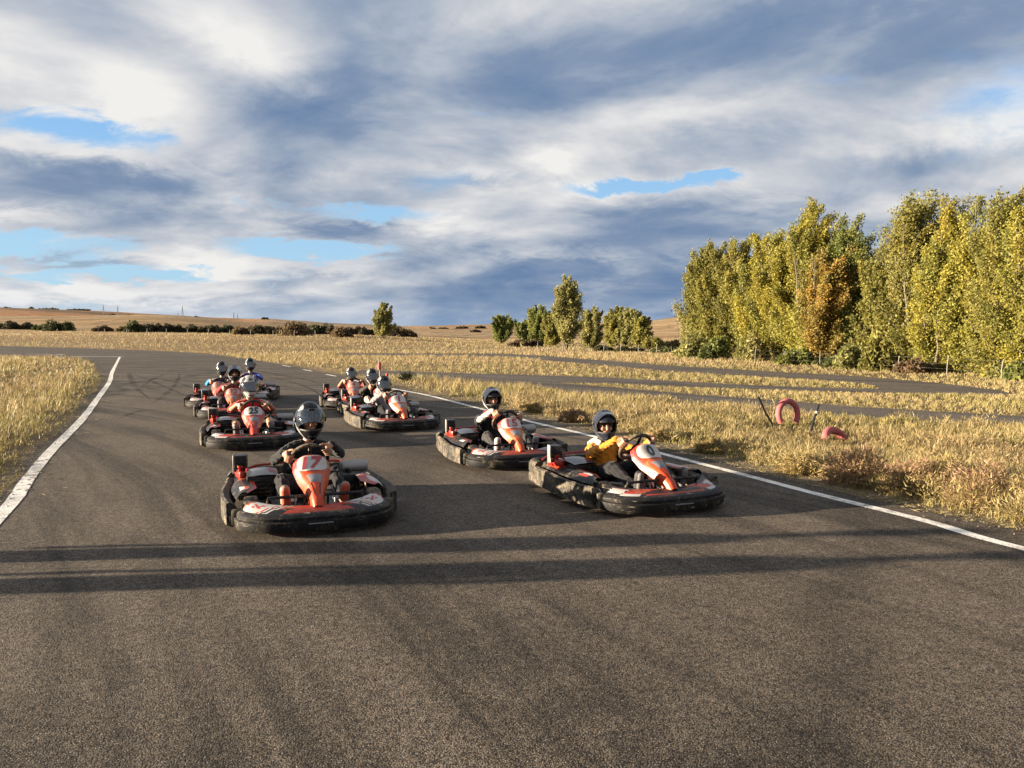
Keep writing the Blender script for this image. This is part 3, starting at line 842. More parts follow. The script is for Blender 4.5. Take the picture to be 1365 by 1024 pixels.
for px, d, wpx, hpx, pal, lab in ((890, 64, 46, 10, DKG, 'low dark green bush at the fence left of the poplar row'), (838, 70, 42, 9, DKG, 'low dark green bush at the fence under the leaning trees'),
                             (803, 72, 30, 9, DKG, 'low green bush right of the foot of the tall single poplar'),
                             (872, 82, 24, 19, YELLOW, 'small yellow bush between the leaning trees and the poplar row'), (897, 76, 22, 16, TAN, 'tan bush between the leaning trees and the poplar row'),
                             (928, 51, 46, 42, SILVER, 'rounded pale green willow bush at the left foot of the poplar row'), (952, 47, 40, 40, GREEN, 'green bush under the left end of the poplar row'),
                             (1000, 44.5, 38, 46, TAN + SILVER, 'tan leaved bush between poplar trunks behind the fence'), (1062, 40, 46, 30, GREEN, 'dark green bush at the foot of the yellowish two topped poplar'),
                             (1136, 34.5, 44, 44, SILVER, 'grey green bush below the V shaped gap of the poplar row'), (1172, 33, 44, 56, OLIVE, 'tall olive bush right of the V shaped gap'),
                             (1218, 31.2, 40, 26, OLIVE + BR, 'low olive bush under the feathery poplar'), (1330, 27.4, 60, 22, OLIVE, 'low olive bush under the tallest poplar'), (1362, 26.2, 34, 34, GREEN, 'green bush at the right edge of the photo behind the fence'), (1112, 36.6, 30, 18, DKG, 'dark low bush in the hollow beside the bare trunk')):
    shrub('bush', lab, px, d, wpx, hpx, pal, 560 + k, None, n=2600, leaf=.15 if d < 50 else .2); k += 1
for ks, (px, d, wpx, hpx) in enumerate(sorted(((12, 700, 8, 3), (44, 700, 5, 3), (68, 700, 26, 2), (108, 700, 30, 2), (152, 560, 8, 3), (174, 520, 10, 3.5), (182, 520, 8, 3), (199, 520, 8, 3), (213, 500, 8, 6), (229, 520, 8, 2.5), (264, 500, 8, 7),
                        (275, 520, 20, 2), (354, 700, 11, 4), (618, 500, 18, 4), (640, 480, 14, 4), (634, 300, 10, 4), (585, 480, 24, 3)))):
    shrub('bush', 'tiny dark bush on the far skyline, %s from the left' % ORD[ks], px, d, wpx, hpx, DK, 700 + k, 'bushes on the far skyline', n=260, leaf=1.5 if d > 400 else .9); k += 1

# ------------------------------------------------------------------ grass and weeds: stuff
def field(name, n, rmin, rmax, azmin, azmax, power, seed, keepf, heightf, colf, bw, kinds=(0.6,), lean=(0.16, 0.0), cl=0.5):
    """blades on points spread around; power sets how fast they thin out with distance"""
    g = np.random.default_rng(seed)
    u = g.random(n)
    if abs(power - 2) < 1e-6: r = rmin * (rmax / rmin) ** u
    else:
        e = 2 - power; r = (rmin ** e + u * (rmax ** e - rmin ** e)) ** (1 / e)
    a = np.radians(g.uniform(azmin, azmax, n))
    x = r * np.sin(a); y = r * np.cos(a)
    k = keepf(x, y, g) & ~on_road(x, y)
    x, y, r = x[k], y[k], r[k]
    # pull the blades together into tufts
    ts = .10 + .012 * r
    tx = (np.floor(x / ts) + .5 + (vnoise(np.floor(x / ts) * 3.3, np.floor(y / ts) * 1.7, 1.0) - .5)) * ts
    ty = (np.floor(y / ts) + .5 + (vnoise(np.floor(x / ts) * 2.1 + 40, np.floor(y / ts) * 2.9, 1.0) - .5)) * ts
    m = g.random(len(x)) < cl
    x2 = np.where(m, x * .35 + tx * .65, x); y2 = np.where(m, y * .35 + ty * .65, y)
    bad = on_road(x2, y2); x = np.where(bad, x, x2); y = np.where(bad, y, y2)
    H = heightf(x, y, r, g)
    ok = H > .015
    x, y, r, H = x[ok], y[ok], r[ok], H[ok]
    n = len(x)
    z = zfun(x, y)
    base = np.stack([x, y, z - .01], 1)
    d = rnd_unit(n, g); d[:, 2] = 0; d = unit(d)
    spread = g.uniform(.1, .75, n)
    tip = base + np.stack([d[:, 0] * spread * H + lean[0] * H, d[:, 1] * spread * H + lean[1] * H, H * (1 - .35 * spread ** 2)], 1)
    midp = base + (tip - base) * .5 + np.stack([-d[:, 0] * spread * H * .16, -d[:, 1] * spread * H * .16, H * .10], 1)
    sd = rnd_unit(n, g); sd[:, 2] *= .3; sd = unit(sd)
    w = (bw * (1 + .0 * r) * np.maximum(1.0, r / 9.0) * g.uniform(.6, 1.4, n))[:, None] * .5
    if rmin >= 14:                                  # far off: one slim triangle a blade
        V = np.empty((n, 3, 3), np.float32)
        V[:, 0] = base - sd * w * 1.25; V[:, 1] = base + sd * w * 1.25; V[:, 2] = tip
        c = np.clip(colf(x, y, r, g) * g.uniform(.72, 1.25, n)[:, None], .004, .7)
        o = link(name, np_mesh(name, V.reshape(-1, 3), np.arange(n * 3).reshape(n, 3), M['veg'], np.repeat(c, 3, 0)))
        return tag(o, kind='stuff')
    V = np.empty((n, 5, 3), np.float32)
    V[:, 0] = base - sd * w; V[:, 1] = base + sd * w; V[:, 2] = midp + sd * w * .8; V[:, 3] = midp - sd * w * .8; V[:, 4] = tip
    off_ = (np.arange(n) * 5)[:, None]
    T = np.concatenate([off_ + np.array([[0, 1, 2]]), off_ + np.array([[0, 2, 3]]), off_ + np.array([[3, 2, 4]])], 0)
    c = colf(x, y, r, g)
    c = np.clip(c * g.uniform(.72, 1.25, n)[:, None], .004, .7)
    o = link(name, np_mesh(name, V.reshape(-1, 3), T, M['veg'], np.repeat(c, 5, 0)))
    return tag(o, kind='stuff')

def weeds(name, n_pl, bits, rmin, rmax, azmin, azmax, power, seed, keepf, heightf, colf, bs):
    """bushy dry weeds: fine seed heads and leaf scraps filling a low dome"""
    g = np.random.default_rng(seed)
    u = g.random(n_pl)
    e = 2 - power
    r = (rmin ** e + u * (rmax ** e - rmin ** e)) ** (1 / e) if abs(e) > 1e-6 else rmin * (rmax / rmin) ** u
    a = np.radians(g.uniform(azmin, azmax, n_pl))
    x = r * np.sin(a); y = r * np.cos(a)
    k = keepf(x, y, g) & ~on_road(x, y)
    x, y, r = x[k], y[k], r[k]
    H = heightf(x, y, r, g); ok = H > .03
    x, y, r, H = x[ok], y[ok], r[ok], H[ok]
    c = colf(x, y, r, g) * g.uniform(.8, 1.2, len(x))[:, None]
    nb = np.maximum(6, bits * np.minimum(1.0, (8.0 / r)) ** 1.1).astype(int)
    I = np.repeat(np.arange(len(x)), nb); n = len(I)
    uu = rnd_unit(n, g); uu[:, 2] = np.abs(uu[:, 2])
    q = (g.random(n) ** .35)[:, None]
    Rr = H * g.uniform(.75, 1.15, len(x))
    C = np.stack([x[I], y[I], zfun(x, y)[I]], 1) + uu * q * np.stack([Rr[I], Rr[I], H[I]], 1)
    A = unit(uu + rnd_unit(n, g) * .8 + np.array([0, 0, .5]))
    B = unit(np.cross(A, rnd_unit(n, g)))
    sz = (bs * np.maximum(1, r[I] / 9.0) * g.uniform(.5, 1.5, n))[:, None]
    bad = on_road(C[:, 0], C[:, 1]); C = C[~bad]; A = A[~bad]; B = B[~bad]; sz = sz[~bad]; I = I[~bad]; n = len(C)
    V = np.empty((n, 3, 3), np.float32)
    V[:, 0] = C - A * sz * .8 - B * sz * .17; V[:, 1] = C - A * sz * .8 + B * sz * .17; V[:, 2] = C + A * sz * 1.1
    col = np.clip(c[I] * g.uniform(.6, 1.35, n)[:, None], .004, .7)
    o = link(name, np_mesh(name, V.reshape(-1, 3), np.arange(n * 3).reshape(n, 3), M['veg'], np.repeat(col, 3, 0)))
    return tag(o, kind='stuff')

STRAW = np.array((.315, .245, .108)); PALE = np.array((.40, .325, .190)); GRN = np.array((.110, .135, .028)); YGR = np.array((.230, .215, .052))
BRN = np.array((.185, .115, .058)); PINK = np.array((.30, .205, .128)); OLV = np.array((.23, .190, .066))
def mixc(*pairs):
    tot = sum(w for w, _ in pairs)
    return sum(np.asarray(w)[:, None] * c[None] for w, c in pairs) / np.asarray(tot)[:, None]

def acr(x, y): return x * math.cos(R(24)) + y * math.sin(R(24))     # distance across the main road
def dist_poly(x, y, poly):
    best = np.full(len(x), 1e9)
    for i in range(len(poly)):
        a = poly[i]; b = poly[(i + 1) % len(poly)]
        d = b - a; L = d @ d + 1e-9
        t = np.clip(((x - a[0]) * d[0] + (y - a[1]) * d[1]) / L, 0, 1)
        best = np.minimum(best, np.hypot(x - a[0] - t * d[0], y - a[1] - t * d[1]))
    return best
P_MAIN, P_BEND, P_C, P_A, P_B = [p[::3] for p in ROADS]

def right_side(x, y): return acr(x, y) > 2.0
def h_right(x, y, r, g):
    e = dist_poly(x, y, P_MAIN); eb = dist_poly(x, y, P_B)
    cl = fnoise(x, y, 1 / 1.6, 4)
    h = (.13 + .25 * np.clip(cl - .25, 0, 1) * 1.3) * np.clip((e - .12) / .8, .12, 1) * np.clip(.35 + eb / 1.2, .35, 1)
    ea = np.minimum(dist_poly(x, y, P_A), dist_poly(x, y, P_C))
    far_side = in_poly(x, y, FIELD_R) == 0
    h = np.where(far_side & (r < 46), h * np.clip(.25 + np.minimum(ea, eb) / 6.0, .16, .5), h)
    h = h * (1 - .55 * np.exp(-(((x - 4.5) / .75) ** 2 + ((y - 11.3) / 1.5) ** 2)))
    return h * g.uniform(.55, 1.25, len(x))
FIELD_R = np.array([(4.2, 5.4), (3.1, 7.9), (1.4, 12.1), (-1.6, 19.0), (-5.8, 28), (-8, 32), (-2, 26), (0.2, 22.8), (2.0, 19.7), (4.7, 16.0), (6.9, 13.4), (10.6, 9.6), (15.8, 4.0)])
def c_right(x, y, r, g):
    n = len(x)
    a = fnoise(x, y, 1 / 2.2, 4); b = fnoise(x + 50, y + 20, 1 / 5.0, 3); e = dist_poly(x, y, P_MAIN)
    gr = np.clip((a - .56) * 6, 0, 1) * .8 + np.exp(-(e / .5) ** 2) * .9
    fs = in_poly(x, y, FIELD_R) == 0
    gr = gr + np.where(fs & (r < 40), .7 * np.clip((b - .40) * 5, 0, 1), 0)
    pk = np.clip((b - .52) * 6, 0, 1) * .5 + np.where(r > 34, .5, 0)
    br = np.clip((.40 - a) * 5, 0, 1) * .6
    return mixc((np.full(n, .9), STRAW), (g.random(n) * .6, PALE), (gr * .8, YGR), (gr * g.random(n), GRN), (pk, PINK), (br, BRN), (np.full(n, .35), OLV))
field('dry_grass', 130000, 5.0, 30, 5, 52, 2.3, 21, lambda x, y, g: right_side(x, y), h_right, c_right, .0062)
field('dry_grass', 150000, 14, 64, -20, 46, 1.9, 22, lambda x, y, g: right_side(x, y), h_right, c_right, .0060)

def h_weed(x, y, r, g):
    e = dist_poly(x, y, P_MAIN); eb = dist_poly(x, y, P_B)
    cl = fnoise(x + 7, y, 1 / 1.4, 3)
    h = (.09 + .20 * np.clip((cl - .28) * 2.0, 0, 1))
    h = h * (1 - .6 * np.exp(-(((x - 4.5) / .75) ** 2 + ((y - 11.3) / 1.5) ** 2)))
    return np.where((e > .42) & (eb > .3) & in_poly(x, y, FIELD_R), h, 0) * g.uniform(.7, 1.3, len(x))
def c_weed(x, y, r, g):
    n = len(x); a = fnoise(x + 3, y, 1 / 1.8, 3); b = fnoise(x, y + 31, 1 / 3.5, 3)
    return mixc((np.full(n, .8), STRAW), (np.full(n, .6), OLV), (np.clip((a - .5) * 5, 0, 1), YGR), (np.clip((b - .5) * 5, 0, 1), PINK), (np.clip((.42 - a) * 6, 0, 1), BRN), (g.random(n) * .5, PALE))
weeds('dry_weeds', 7000, 200, 5.2, 30, 0, 50, 2.1, 31, lambda x, y, g: right_side(x, y), h_weed, c_weed, .021)

# the verge on the left
def left_side(x, y): return acr(x, y) < -.6
def h_left(x, y, r, g):
    e = dist_poly(x, y, P_MAIN)
    cl = fnoise(x + 11, y + 4, 1 / 1.8, 4); band = np.exp(-((acr(x, y) + 4.6 + .6 * np.sin(y * .3)) / .8) ** 2)
    h = (.11 + .29 * np.clip(cl - .25, 0, 1) * 1.3) * np.clip((e + .12) / .7, .18, 1) * (1 - .5 * band)
    h = np.where(r > 48, .22 * (.6 + cl), h)
    h = h * np.where((g.random(len(x)) < .02) & (r < 30), 2.0, 1.0)
    return h * g.uniform(.5, 1.3, len(x))
def c_left(x, y, r, g):
    n = len(x); a = fnoise(x, y + 9, 1 / 2.0, 4); b = fnoise(x + 70, y, 1 / 4.0, 3); e = dist_poly(x, y, P_MAIN)
    gr = np.clip((a - .52) * 6, 0, 1) * .7 + np.exp(-((r - 8) / 5) ** 2) * 1.3 + np.exp(-(e / .6) ** 2) * .25
    br = np.clip((b - .50) * 6, 0, 1) * .9 + .8 * np.exp(-((acr(x, y) + 5.2) / 1.0) ** 2)
    return mixc((np.full(n, 1.0), STRAW), (g.random(n) * .7, PALE), (gr, YGR), (gr * g.random(n) * .9, GRN), (br, BRN), (np.full(n, .3), OLV))
field('dry_grass', 105000, 6.0, 60, -58, -18, 2.0, 41, lambda x, y, g: left_side(x, y), h_left, c_left, .0068)

# far fields
def c_far(x, y, r, g):
    n = len(x); a = fnoise(x, y, 1 / 14., 3); b = fnoise(x + 70, y, 1 / 6.0, 3)
    return mixc((np.full(n, 1.0), STRAW * .95), (g.random(n), PALE * .95), (np.clip((b - .5) * 5, 0, 1), PINK), (np.clip((a - .55) * 6, 0, 1), BRN), (np.clip((.42 - a) * 4, 0, 1) * .6, OLV))
field('dry_grass', 130000, 42, 170, -50, 48, 1.6, 51, lambda x, y, g: np.hypot(x, y) > 42, lambda x, y, r, g: .18 * (.35 + fnoise(x, y, 1 / 7., 3)) * g.uniform(.5, 1.4, len(x)) * np.clip(dist_poly(x, y, P_C) / 1.5, .25, 1) * np.where(acr(x, y) < -3, 1.0, 1.1), c_far, .0052, cl=.15)

# ------------------------------------------------------------------ kart materials
M['bumper'] = dusty('bumper_plastic', (0.009, 0.009, 0.009), 0.6, dust=0.54, dust_col=(0.25, 0.205, 0.145))
M['bumper_front'] = dusty('front_bumper_plastic', (0.007, 0.007, 0.008), 0.58, dust=0.22, dust_col=(0.26, 0.21, 0.14))
M['black'] = dusty('black_plastic', (0.007, 0.007, 0.008), 0.38, dust=0.18, scuff=False)
M['red'] = dusty('red_plastic', (0.30, 0.016, 0.012), 0.34, dust=0.18, scuff=False, coat=0.25)
M['orange'] = dusty('orange_red_plastic', (0.42, 0.045, 0.008), 0.36, dust=0.10, scuff=False, coat=0.15)
M['white'] = dusty('white_sticker', (0.42, 0.405, 0.385), 0.35, dust=0.26, scuff=False)
M['sticker_red'] = dusty('red_sticker', (0.33, 0.036, 0.018), 0.35, dust=0.24, scuff=False)
M['grey'] = plain('grey_plastic', (0.16, 0.16, 0.17), 0.4)
M['lid'] = plain('engine_lid', (0.055, 0.060, 0.070), 0.22, coat=0.3)
M['steel'] = plain('bare_steel', (0.42, 0.41, 0.40), 0.35, metal=0.9, var=0.2)
M['steel_dull'] = plain('dull_steel', (0.30, 0.29, 0.28), 0.55, metal=0.7, var=0.25)
M['rubber'] = dusty('tyre_rubber', (0.020, 0.019, 0.018), 0.75, dust=0.45, scuff=False)
M['seat'] = plain('seat_shell', (0.010, 0.010, 0.011), 0.35)
M['ink_red'] = plain('number_red', (0.30, 0.035, 0.040), 0.45, var=0.05)
M['ink_black'] = plain('number_black', (0.012, 0.012, 0.012), 0.4, var=0.05)

# ------------------------------------------------------------------ kart geometry; +X forward, +Y the driver's left, z up, origin on the ground
def front_line(n=44, sc=1.0):
    out = []
    for i in range(n + 1):
        t = math.pi * i / n
        c, s = math.cos(t), math.sin(t)
        y = -.640 * math.copysign(abs(c) ** .62, c); x = .58 + .34 * s ** .62 + .05 * s ** 3
        out.append((.58 + (x - .58) * sc, y * sc))
    return out
def sweep(mb, path, prof, mi=0):
    n = len(path); P_ = [Vector((p[0], p[1], 0)) for p in path]; rings = []
    for i in range(n):
        d = (P_[min(i + 1, n - 1)] - P_[max(i - 1, 0)]).normalized()
        nn = Vector((d.y, -d.x, 0))
        rings.append([P_[i] + nn * o + Vector((0, 0, z)) for o, z in prof])
    k = len(prof); vs = [w for g in rings for w in g]; fs = []
    for i in range(n - 1):
        for j in range(k):
            fs.append((i * k + j, i * k + (j + 1) % k, (i + 1) * k + (j + 1) % k, (i + 1) * k + j))
    fs.append(tuple(range(k))); fs.append(tuple(reversed([(n - 1) * k + j for j in range(k)])))
    mb.add(vs, fs, mi, True)
    return mb

def fair_axis(t):
    """spine of the steering fairing from the nose (t=0) to the top (t=1): x, z, half width, ridge height"""
    ks = [0, .12, .3, .5, .66, .8, .92, 1.0]
    xs = [.845, .800, .715, .610, .520, .440, .385, .362]
    zs = [.192, .228, .280, .335, .378, .445, .512, .530]
    ws = [.056, .062, .076, .104, .138, .166, .156, .112]
    rs = [.030, .045, .060, .066, .062, .055, .046, .025]
    return [float(np.interp(t, ks, q)) for q in (xs, zs, ws, rs)]
def fair(u, t, off=0.0):
    """u across -1..1, t along; front surface of the fairing"""
    x, z, w, rg = fair_axis(t)
    x2, z2, _, _ = fair_axis(min(1, t + .04)); x1, z1, _, _ = fair_axis(max(0, t - .04))
    tx, tz = x2 - x1, z2 - z1; l = math.hypot(tx, tz) + 1e-9
    nx, nz = tz / l, -tx / l
    if nx < 0: nx, nz = -nx, -nz
    e = (1 - abs(u) ** 2.6) * rg + off
    back = -.045 * abs(u) ** 6
    return Vector((x + nx * (e + back), w * u, z + nz * (e + back)))

def make_numbers(text, mat, w, shear, bold, parent, black=False, spread=1.0):
    cu = bpy.data.curves.new('number', 'FONT')
    cu.body = text; cu.size = 1.0; cu.shear = shear; cu.offset = bold; cu.align_x = 'CENTER'; cu.align_y = 'CENTER'
    cu.space_character = 1.04
    cu.resolution_u = 3
    o = bpy.data.objects.new('tmp_text', cu); COL.objects.link(o)
    dg = bpy.context.evaluated_depsgraph_get(); dg.update()
    me = bpy.data.meshes.new_from_object(o.evaluated_get(dg))
    bpy.data.objects.remove(o); bpy.data.curves.remove(cu)
    bm = bmesh.new(); bm.from_mesh(me)
    bmesh.ops.triangulate(bm, faces=list(bm.faces))
    bmesh.ops.subdivide_edges(bm, edges=[e for e in bm.edges if e.calc_length() > .15], cuts=2)
    ys = [v.co.y for v in bm.verts]; xs = [v.co.x for v in bm.verts]
    cy = (min(ys) + max(ys)) / 2; hh = max(ys) - min(ys); cx = (min(xs) + max(xs)) / 2; hw = max(xs) - min(xs)
    H = .118 * 1.0; Wd = min(w, hw / hh * H * 1.35)
    for v in bm.verts:
        yy = (v.co.y - cy) / hh * H * .62; xx = (v.co.x - cx) / hw * Wd
        t = .822 + (v.co.y - cy) / hh * .19
        ax = fair_axis(t)
        v.co = fair(xx / ax[2], t, .0075)
    bm.to_mesh(me); bm.free()
    me.materials.clear(); me.materials.append(mat)
    for p in me.polygons: p.material_index = 0
    return link('race_number', me, parent)

def nose_pattern(style):
    # material slots: 0 black 1 white 2 red 3 grey
    def fA(u, v):
        y = (u * 2 - 1); a = abs(y); s = a + .10 * (v - .5)
        if s > .90: return 0
        if s > .865: return 2
        if s > .52:
            if .60 < s < .80 and .35 < v < .72 and (int(s * 60) + int(v * 5)) % 3 != 0: return 2
            return 1
        if s > .485: return 2
        if s > .445: return 1
        if s > .40: return 0
        if s > .36: return 1
        if v > .62 - .5 * a: return 2
        return 0 if s > .18 else 2
    def fB(u, v):
        y = (u * 2 - 1); a = abs(y); s = a + .16 * (v - .5)
        if s > .92: return 0
        if .62 < s < .86 and .15 < v < .72: 
            if v > .66: return 2
            return 1
        if s > .60: return 0
        if s > .30: return 2 if v > .18 else 1
        if .05 < v < .2 and s < .22: return 2
        return 0
    return fA if style == 'A' else fB

def kart_parts(style):
    """meshes of one kart; returned as (name, mesh, [sub parts])"""
    parts = []
    def P(name, mb, mats, subs=()):
        if not isinstance(mats, list): mats = [mats]
        me = mb.mesh(name, mats)
        try: me.set_sharp_from_angle(angle=R(38))
        except Exception: pass
        parts.append((name, me, [(a, b.mesh(a, c if isinstance(c, list) else [c])) for a, b, c in subs]))
    # all-round bumper in four pieces
    prof = [(-.03, .028), (.010, .038), (.024, .060), (.026, .118), (.006, .126), (.010, .150), (-.006, .170), (-.045, .180), (-.095, .175), (-.095, .05)]
    mb = MB(); sweep(mb, front_line(), prof)
    mb.box((.999, .0, .105), (.010, .20, .010), None, 1, .003)
    P('front_bumper', mb, [M['bumper_front'], M['grey']])
    for s in (1, -1):
        path = [(.575 - 1.175 * i / 16, s * (.655 + .040 * math.sin(math.pi * min(1, i / 12)) + (.0 if i < 14 else -.008 * (i - 13)))) for i in range(17)]
        if s > 0: path = path[::1]
        pr = [(-.02, .030), (.018, .045), (.026, .070), (.008, .086), (.022, .102), (.026, .132), (.008, .146), (.018, .162), (.012, .192), (-.012, .218), (-.050, .232), (-.072, .222), (-.072, .05)]
        mb = MB(); sweep(mb, path if s < 0 else list(reversed(path)), pr if True else pr)
        # broken rubbing block at the front corner
        mb.box((.60, s * .648, .115), (.09, .07, .13), Matrix.Rotation(R(s * 14), 3, 'Z'), 0, .02)
        mb.box((.585, s * .686, .10), (.035, .03, .05), Matrix.Rotation(R(s * 20), 3, 'Z'), 1, .008)
        P('side_bumper', mb, [M['bumper'], M['black']])
    path = []
    for i in range(29):
        t = math.pi * i / 28; c, sn = math.cos(t), math.sin(t)
        path.append((-.62 - .33 * sn ** .55, .675 * math.copysign(abs(c) ** .5, c)))
    pr = [(-.02, .035), (.018, .055), (.026, .11), (.012, .14), (.024, .17), (.022, .235), (-.005, .268), (-.05, .276), (-.08, .262), (-.08, .06)]
    mb = MB(); sweep(mb, path, pr); P('rear_bumper', mb, M['bumper'])
    mb = MB(); mb.tube([(-.74, -.55, .265), (-.84, -.42, .29), (-.865, -.1, .30), (-.865, .1, .30), (-.84, .42, .29), (-.74, .55, .265)], .011, 8)
    P('rear_guard', mb, M['red'])
    # nose panel between bumper and pedals
    fl = front_line(56)
    def nose(u, v):
        a = fl[min(56, int(round(u * 56)))]
        y = u * 2 - 1
        inner = Vector((.785 - .27 * abs(y) ** 2.2, y * .585, .192 + .014 * (1 - y * y) + .055 * abs(y) ** 3))
        outer = Vector((.58 + (a[0] - .58) * .86, a[1] * .93, .177))
        q = outer.lerp(inner, v)
        q.z += .012 * math.sin(math.pi * v)
        return q
    mb = MB(); mb.grid(nose, 56, 14, mfn=nose_pattern(style))
    P('nose_panel', mb, [M['black'], M['white'], M['sticker_red'], M['grey']])
    for s in (1, -1):
        def sp(u, v, s=s):
            x = .46 - 1.08 * u
            yo = .640 + .034 * math.sin(math.pi * min(1, u / .75)); yi = .45 + .02 * math.sin(math.pi * u)
            if u < .2: yi += (.2 - u) * .5
            q = Vector((x, s * (yo + (yi - yo) * v), .224 + .048 * v ** .8 + .030 * math.sin(math.pi * v) * (1 - .4 * u)))
            return q
        def pm(u, v, s=s):
            d = u + .12 * v
            if style == 'A' and s > 0:
                if d < .10: return 0
                if d < .14: return 2
                if d < .46: return 1 if v < .64 else 2
                if d < .56: return 2
                if d < .60: return 1
                return 0
            if s > 0:
                if d < .16: return 0
                if d < .50: return 1 if (.18 < v < .82) else 2
                return 0
            if d < .12: return 0
            if v > .82: return 2
            if .70 < d < .95 and .15 < v < .66: return 2
            if .20 < d < .34 and .25 < v < .7: return 1 if (v < .5) == (style == 'A') else 2
            return 0
        mb = MB(); mb.grid(sp, 40, 10, mfn=pm)
        P('side_panel', mb, [M['black'], M['white'], M['sticker_red']])
    # floor and frame tubes
    mb = MB(); mb.box((.10, 0, .045), (1.25, .62, .012), None, 0, .004)
    P('floor_tray', mb, M['steel_dull'])
    mb = MB()
    for s in (1, -1):
        mb.tube([(.72, s * .20, .075), (.40, s * .30, .075), (-.3, s * .31, .08), (-.80, s * .32, .10)], .016, 8)
        mb.tube([(.35, s * .33, .09), (.30, s * .60, .10)], .014, 8); mb.tube([(-.35, s * .33, .09), (-.40, s * .60, .10)], .014, 8)
    mb.tube([(-.60, -.60, .14), (-.60, .60, .14)], .02, 8)
    P('frame', mb, M['steel_dull'])
    # wheels
    for x, y, r, w in ((.47, .525, .125, .12), (.47, -.525, .125, .12), (-.60, .53, .135, .17), (-.60, -.53, .135, .17)):
        mb = MB(); mb.lathe([(-w / 2, r * .55), (-w / 2, r * .82), (-w * .42, r * .97), (-w * .25, r), (w * .25, r), (w * .42, r * .97), (w / 2, r * .82), (w / 2, r * .55)], (x, y, r + .001), (0, 1, 0), 26)
        rim = MB(); s = 1 if y > 0 else -1
        rim.lathe([(0, r * .56), (.006, r * .56), (.010, r * .45), (-.02, r * .40), (-.02, .02), (.012, .022)], (x, y + s * w * .5, r + .001), (0, s, 0), 20)
        P('wheel', mb, M['rubber'], [('rim', rim, M['steel'])])
    # seat shell: a bucket
    def seat(u, v):
        a = (u * 2 - 1)
        if v < .45:
            q = v / .45
            x = -.02 - .30 * q; z = .10 + .03 * (1 - q) + .07 * abs(a) ** 3
            y = a * (.19 + .02 * q)
        else:
            q = (v - .45) / .55
            x = -.32 - .20 * q + .10 * abs(a) ** 3 * (1 - .3 * q); z = .10 + .34 * q - .10 * abs(a) ** 3 * (q > .6) + .07 * abs(a) ** 3 * (1 - q)
            y = a * (.21 - .03 * q)
        return Vector((x, y, z))
    mb = MB(); mb.grid(seat, 18, 18)
    mb.grid(lambda u, v: seat(u, v) + Vector((-.012 if v > .45 else 0, 0, -.012)), 18, 18)
    P('seat', mb, M['seat'])
    # engine on the driver's right: block, rounded lid, red carburettor parts, black air box on a bracket
    mb = MB(); mb.box((-.27, -.40, .20), (.36, .27, .22), None, 0, .025)
    for k in range(5): mb.box((-.085, -.40, .13 + .035 * k), (.022, .20, .012), None, 0, .003)
    lid = MB(); lid.grid(lambda u, v: Vector((-.46 + .40 * u, -.535 + .285 * v, .312 + .045 * math.sin(math.pi * (.1 + .8 * u)) * math.sin(math.pi * (.08 + .84 * v)) ** .7)), 14, 10, mfn=lambda u, v: 1 if (v > .70 and .35 < u < .85) else 0)
    P('engine', mb, M['black'], [('engine_lid', lid, [M['lid'], M['sticker_red']])])
    mb = MB()
    mb.lathe([(0, .034), (.05, .036), (.05, .028), (.10, .028), (.10, .036), (.12, .03)], (-.46, -.60, .285), (.7, .25, .1), 14, 0)
    mb.lathe([(0, .022), (.07, .022), (.07, .03), (.09, .03)], (-.36, -.59, .29), (.2, .1, 1), 12, 0)
    mb.box((-.30, -.585, .30), (.10, .05, .06), Matrix.Rotation(R(20), 3, 'Z'), 0, .012); mb.box((-.50, -.55, .29), (.08, .09, .04), None, 0, .01)
    mb.tube([(-.46, -.52, .30), (-.38, -.56, .36), (-.30, -.52, .34), (-.26, -.56, .29)], .011, 8, 0)
    P('carburettor', mb, M['red'])
    mb = MB(); mb.box((-.40, -.575, .405), (.135, .115, .125), Matrix.Rotation(R(-8), 3, 'Z'), 0, .012)
    mb.box((-.40, -.575, .405), (.150, .090, .020), Matrix.Rotation(R(-8), 3, 'Z'), 0, .004)
    mb.tube([(-.40, -.572, .345), (-.41, -.565, .30), (-.43, -.56, .27)], .026, 10, 0)
    br = MB(); br.box((-.405, -.640, .385), (.10, .008, .17), Matrix.Rotation(R(-8), 3, 'Z'), 0, .003); br.tube([(-.47, -.62, .26), (-.45, -.63, .34)], .008, 6)
    P('air_box', mb, M['black'], [('bracket', br, M['steel_dull'])])
    # exhaust can and fuel tank on the driver's left
    mb = MB(); mb.lathe([(0, .028), (.012, .050), (.03, .056), (.25, .056), (.268, .050), (.28, .026)], (-.30, .36, .315), (-.12, 1, 0), 18)
    mb.tube([(-.33, .34, .315), (-.40, .25, .28), (-.44, .10, .22)], .02, 8)
    P('exhaust', mb, M['steel_dull'])
    mb = MB(); mb.box((-.25, .42, .19), (.34, .20, .18), None, 0, .03); mb.lathe([(0, .03), (.03, .03), (.03, .022), (.04, .022)], (-.18, .42, .28), (0, 0, 1), 12)
    P('fuel_tank', mb, M['black'])
    # foot bar and pedals
    mb = MB(); mb.tube([(.62, -.40, .18), (.680, -.395, .262), (.70, -.20, .268), (.70, .20, .268), (.680, .395, .262), (.62, .40, .18)], .0135, 8)
    for s in (1, -1): mb.tube([(.70, s * .10, .268), (.66, s * .10, .08)], .010, 6)
    P('foot_bar', mb, M['black'])
    for s in (1, -1):
        mb = MB(); mb.tube([(.60, s * .17, .08), (.63, s * .17, .16), (.605, s * .17, .24)], .008, 6); mb.box((.603, s * .185, .23), (.012, .07, .05), Matrix.Rotation(R(-15), 3, 'Y'), 0, .004)
        P('pedal', mb, M['steel'])
    # steering
    C, n, u = WHEEL_C, WHEEL_N, WHEEL_U
    mb = MB()
    pts = []
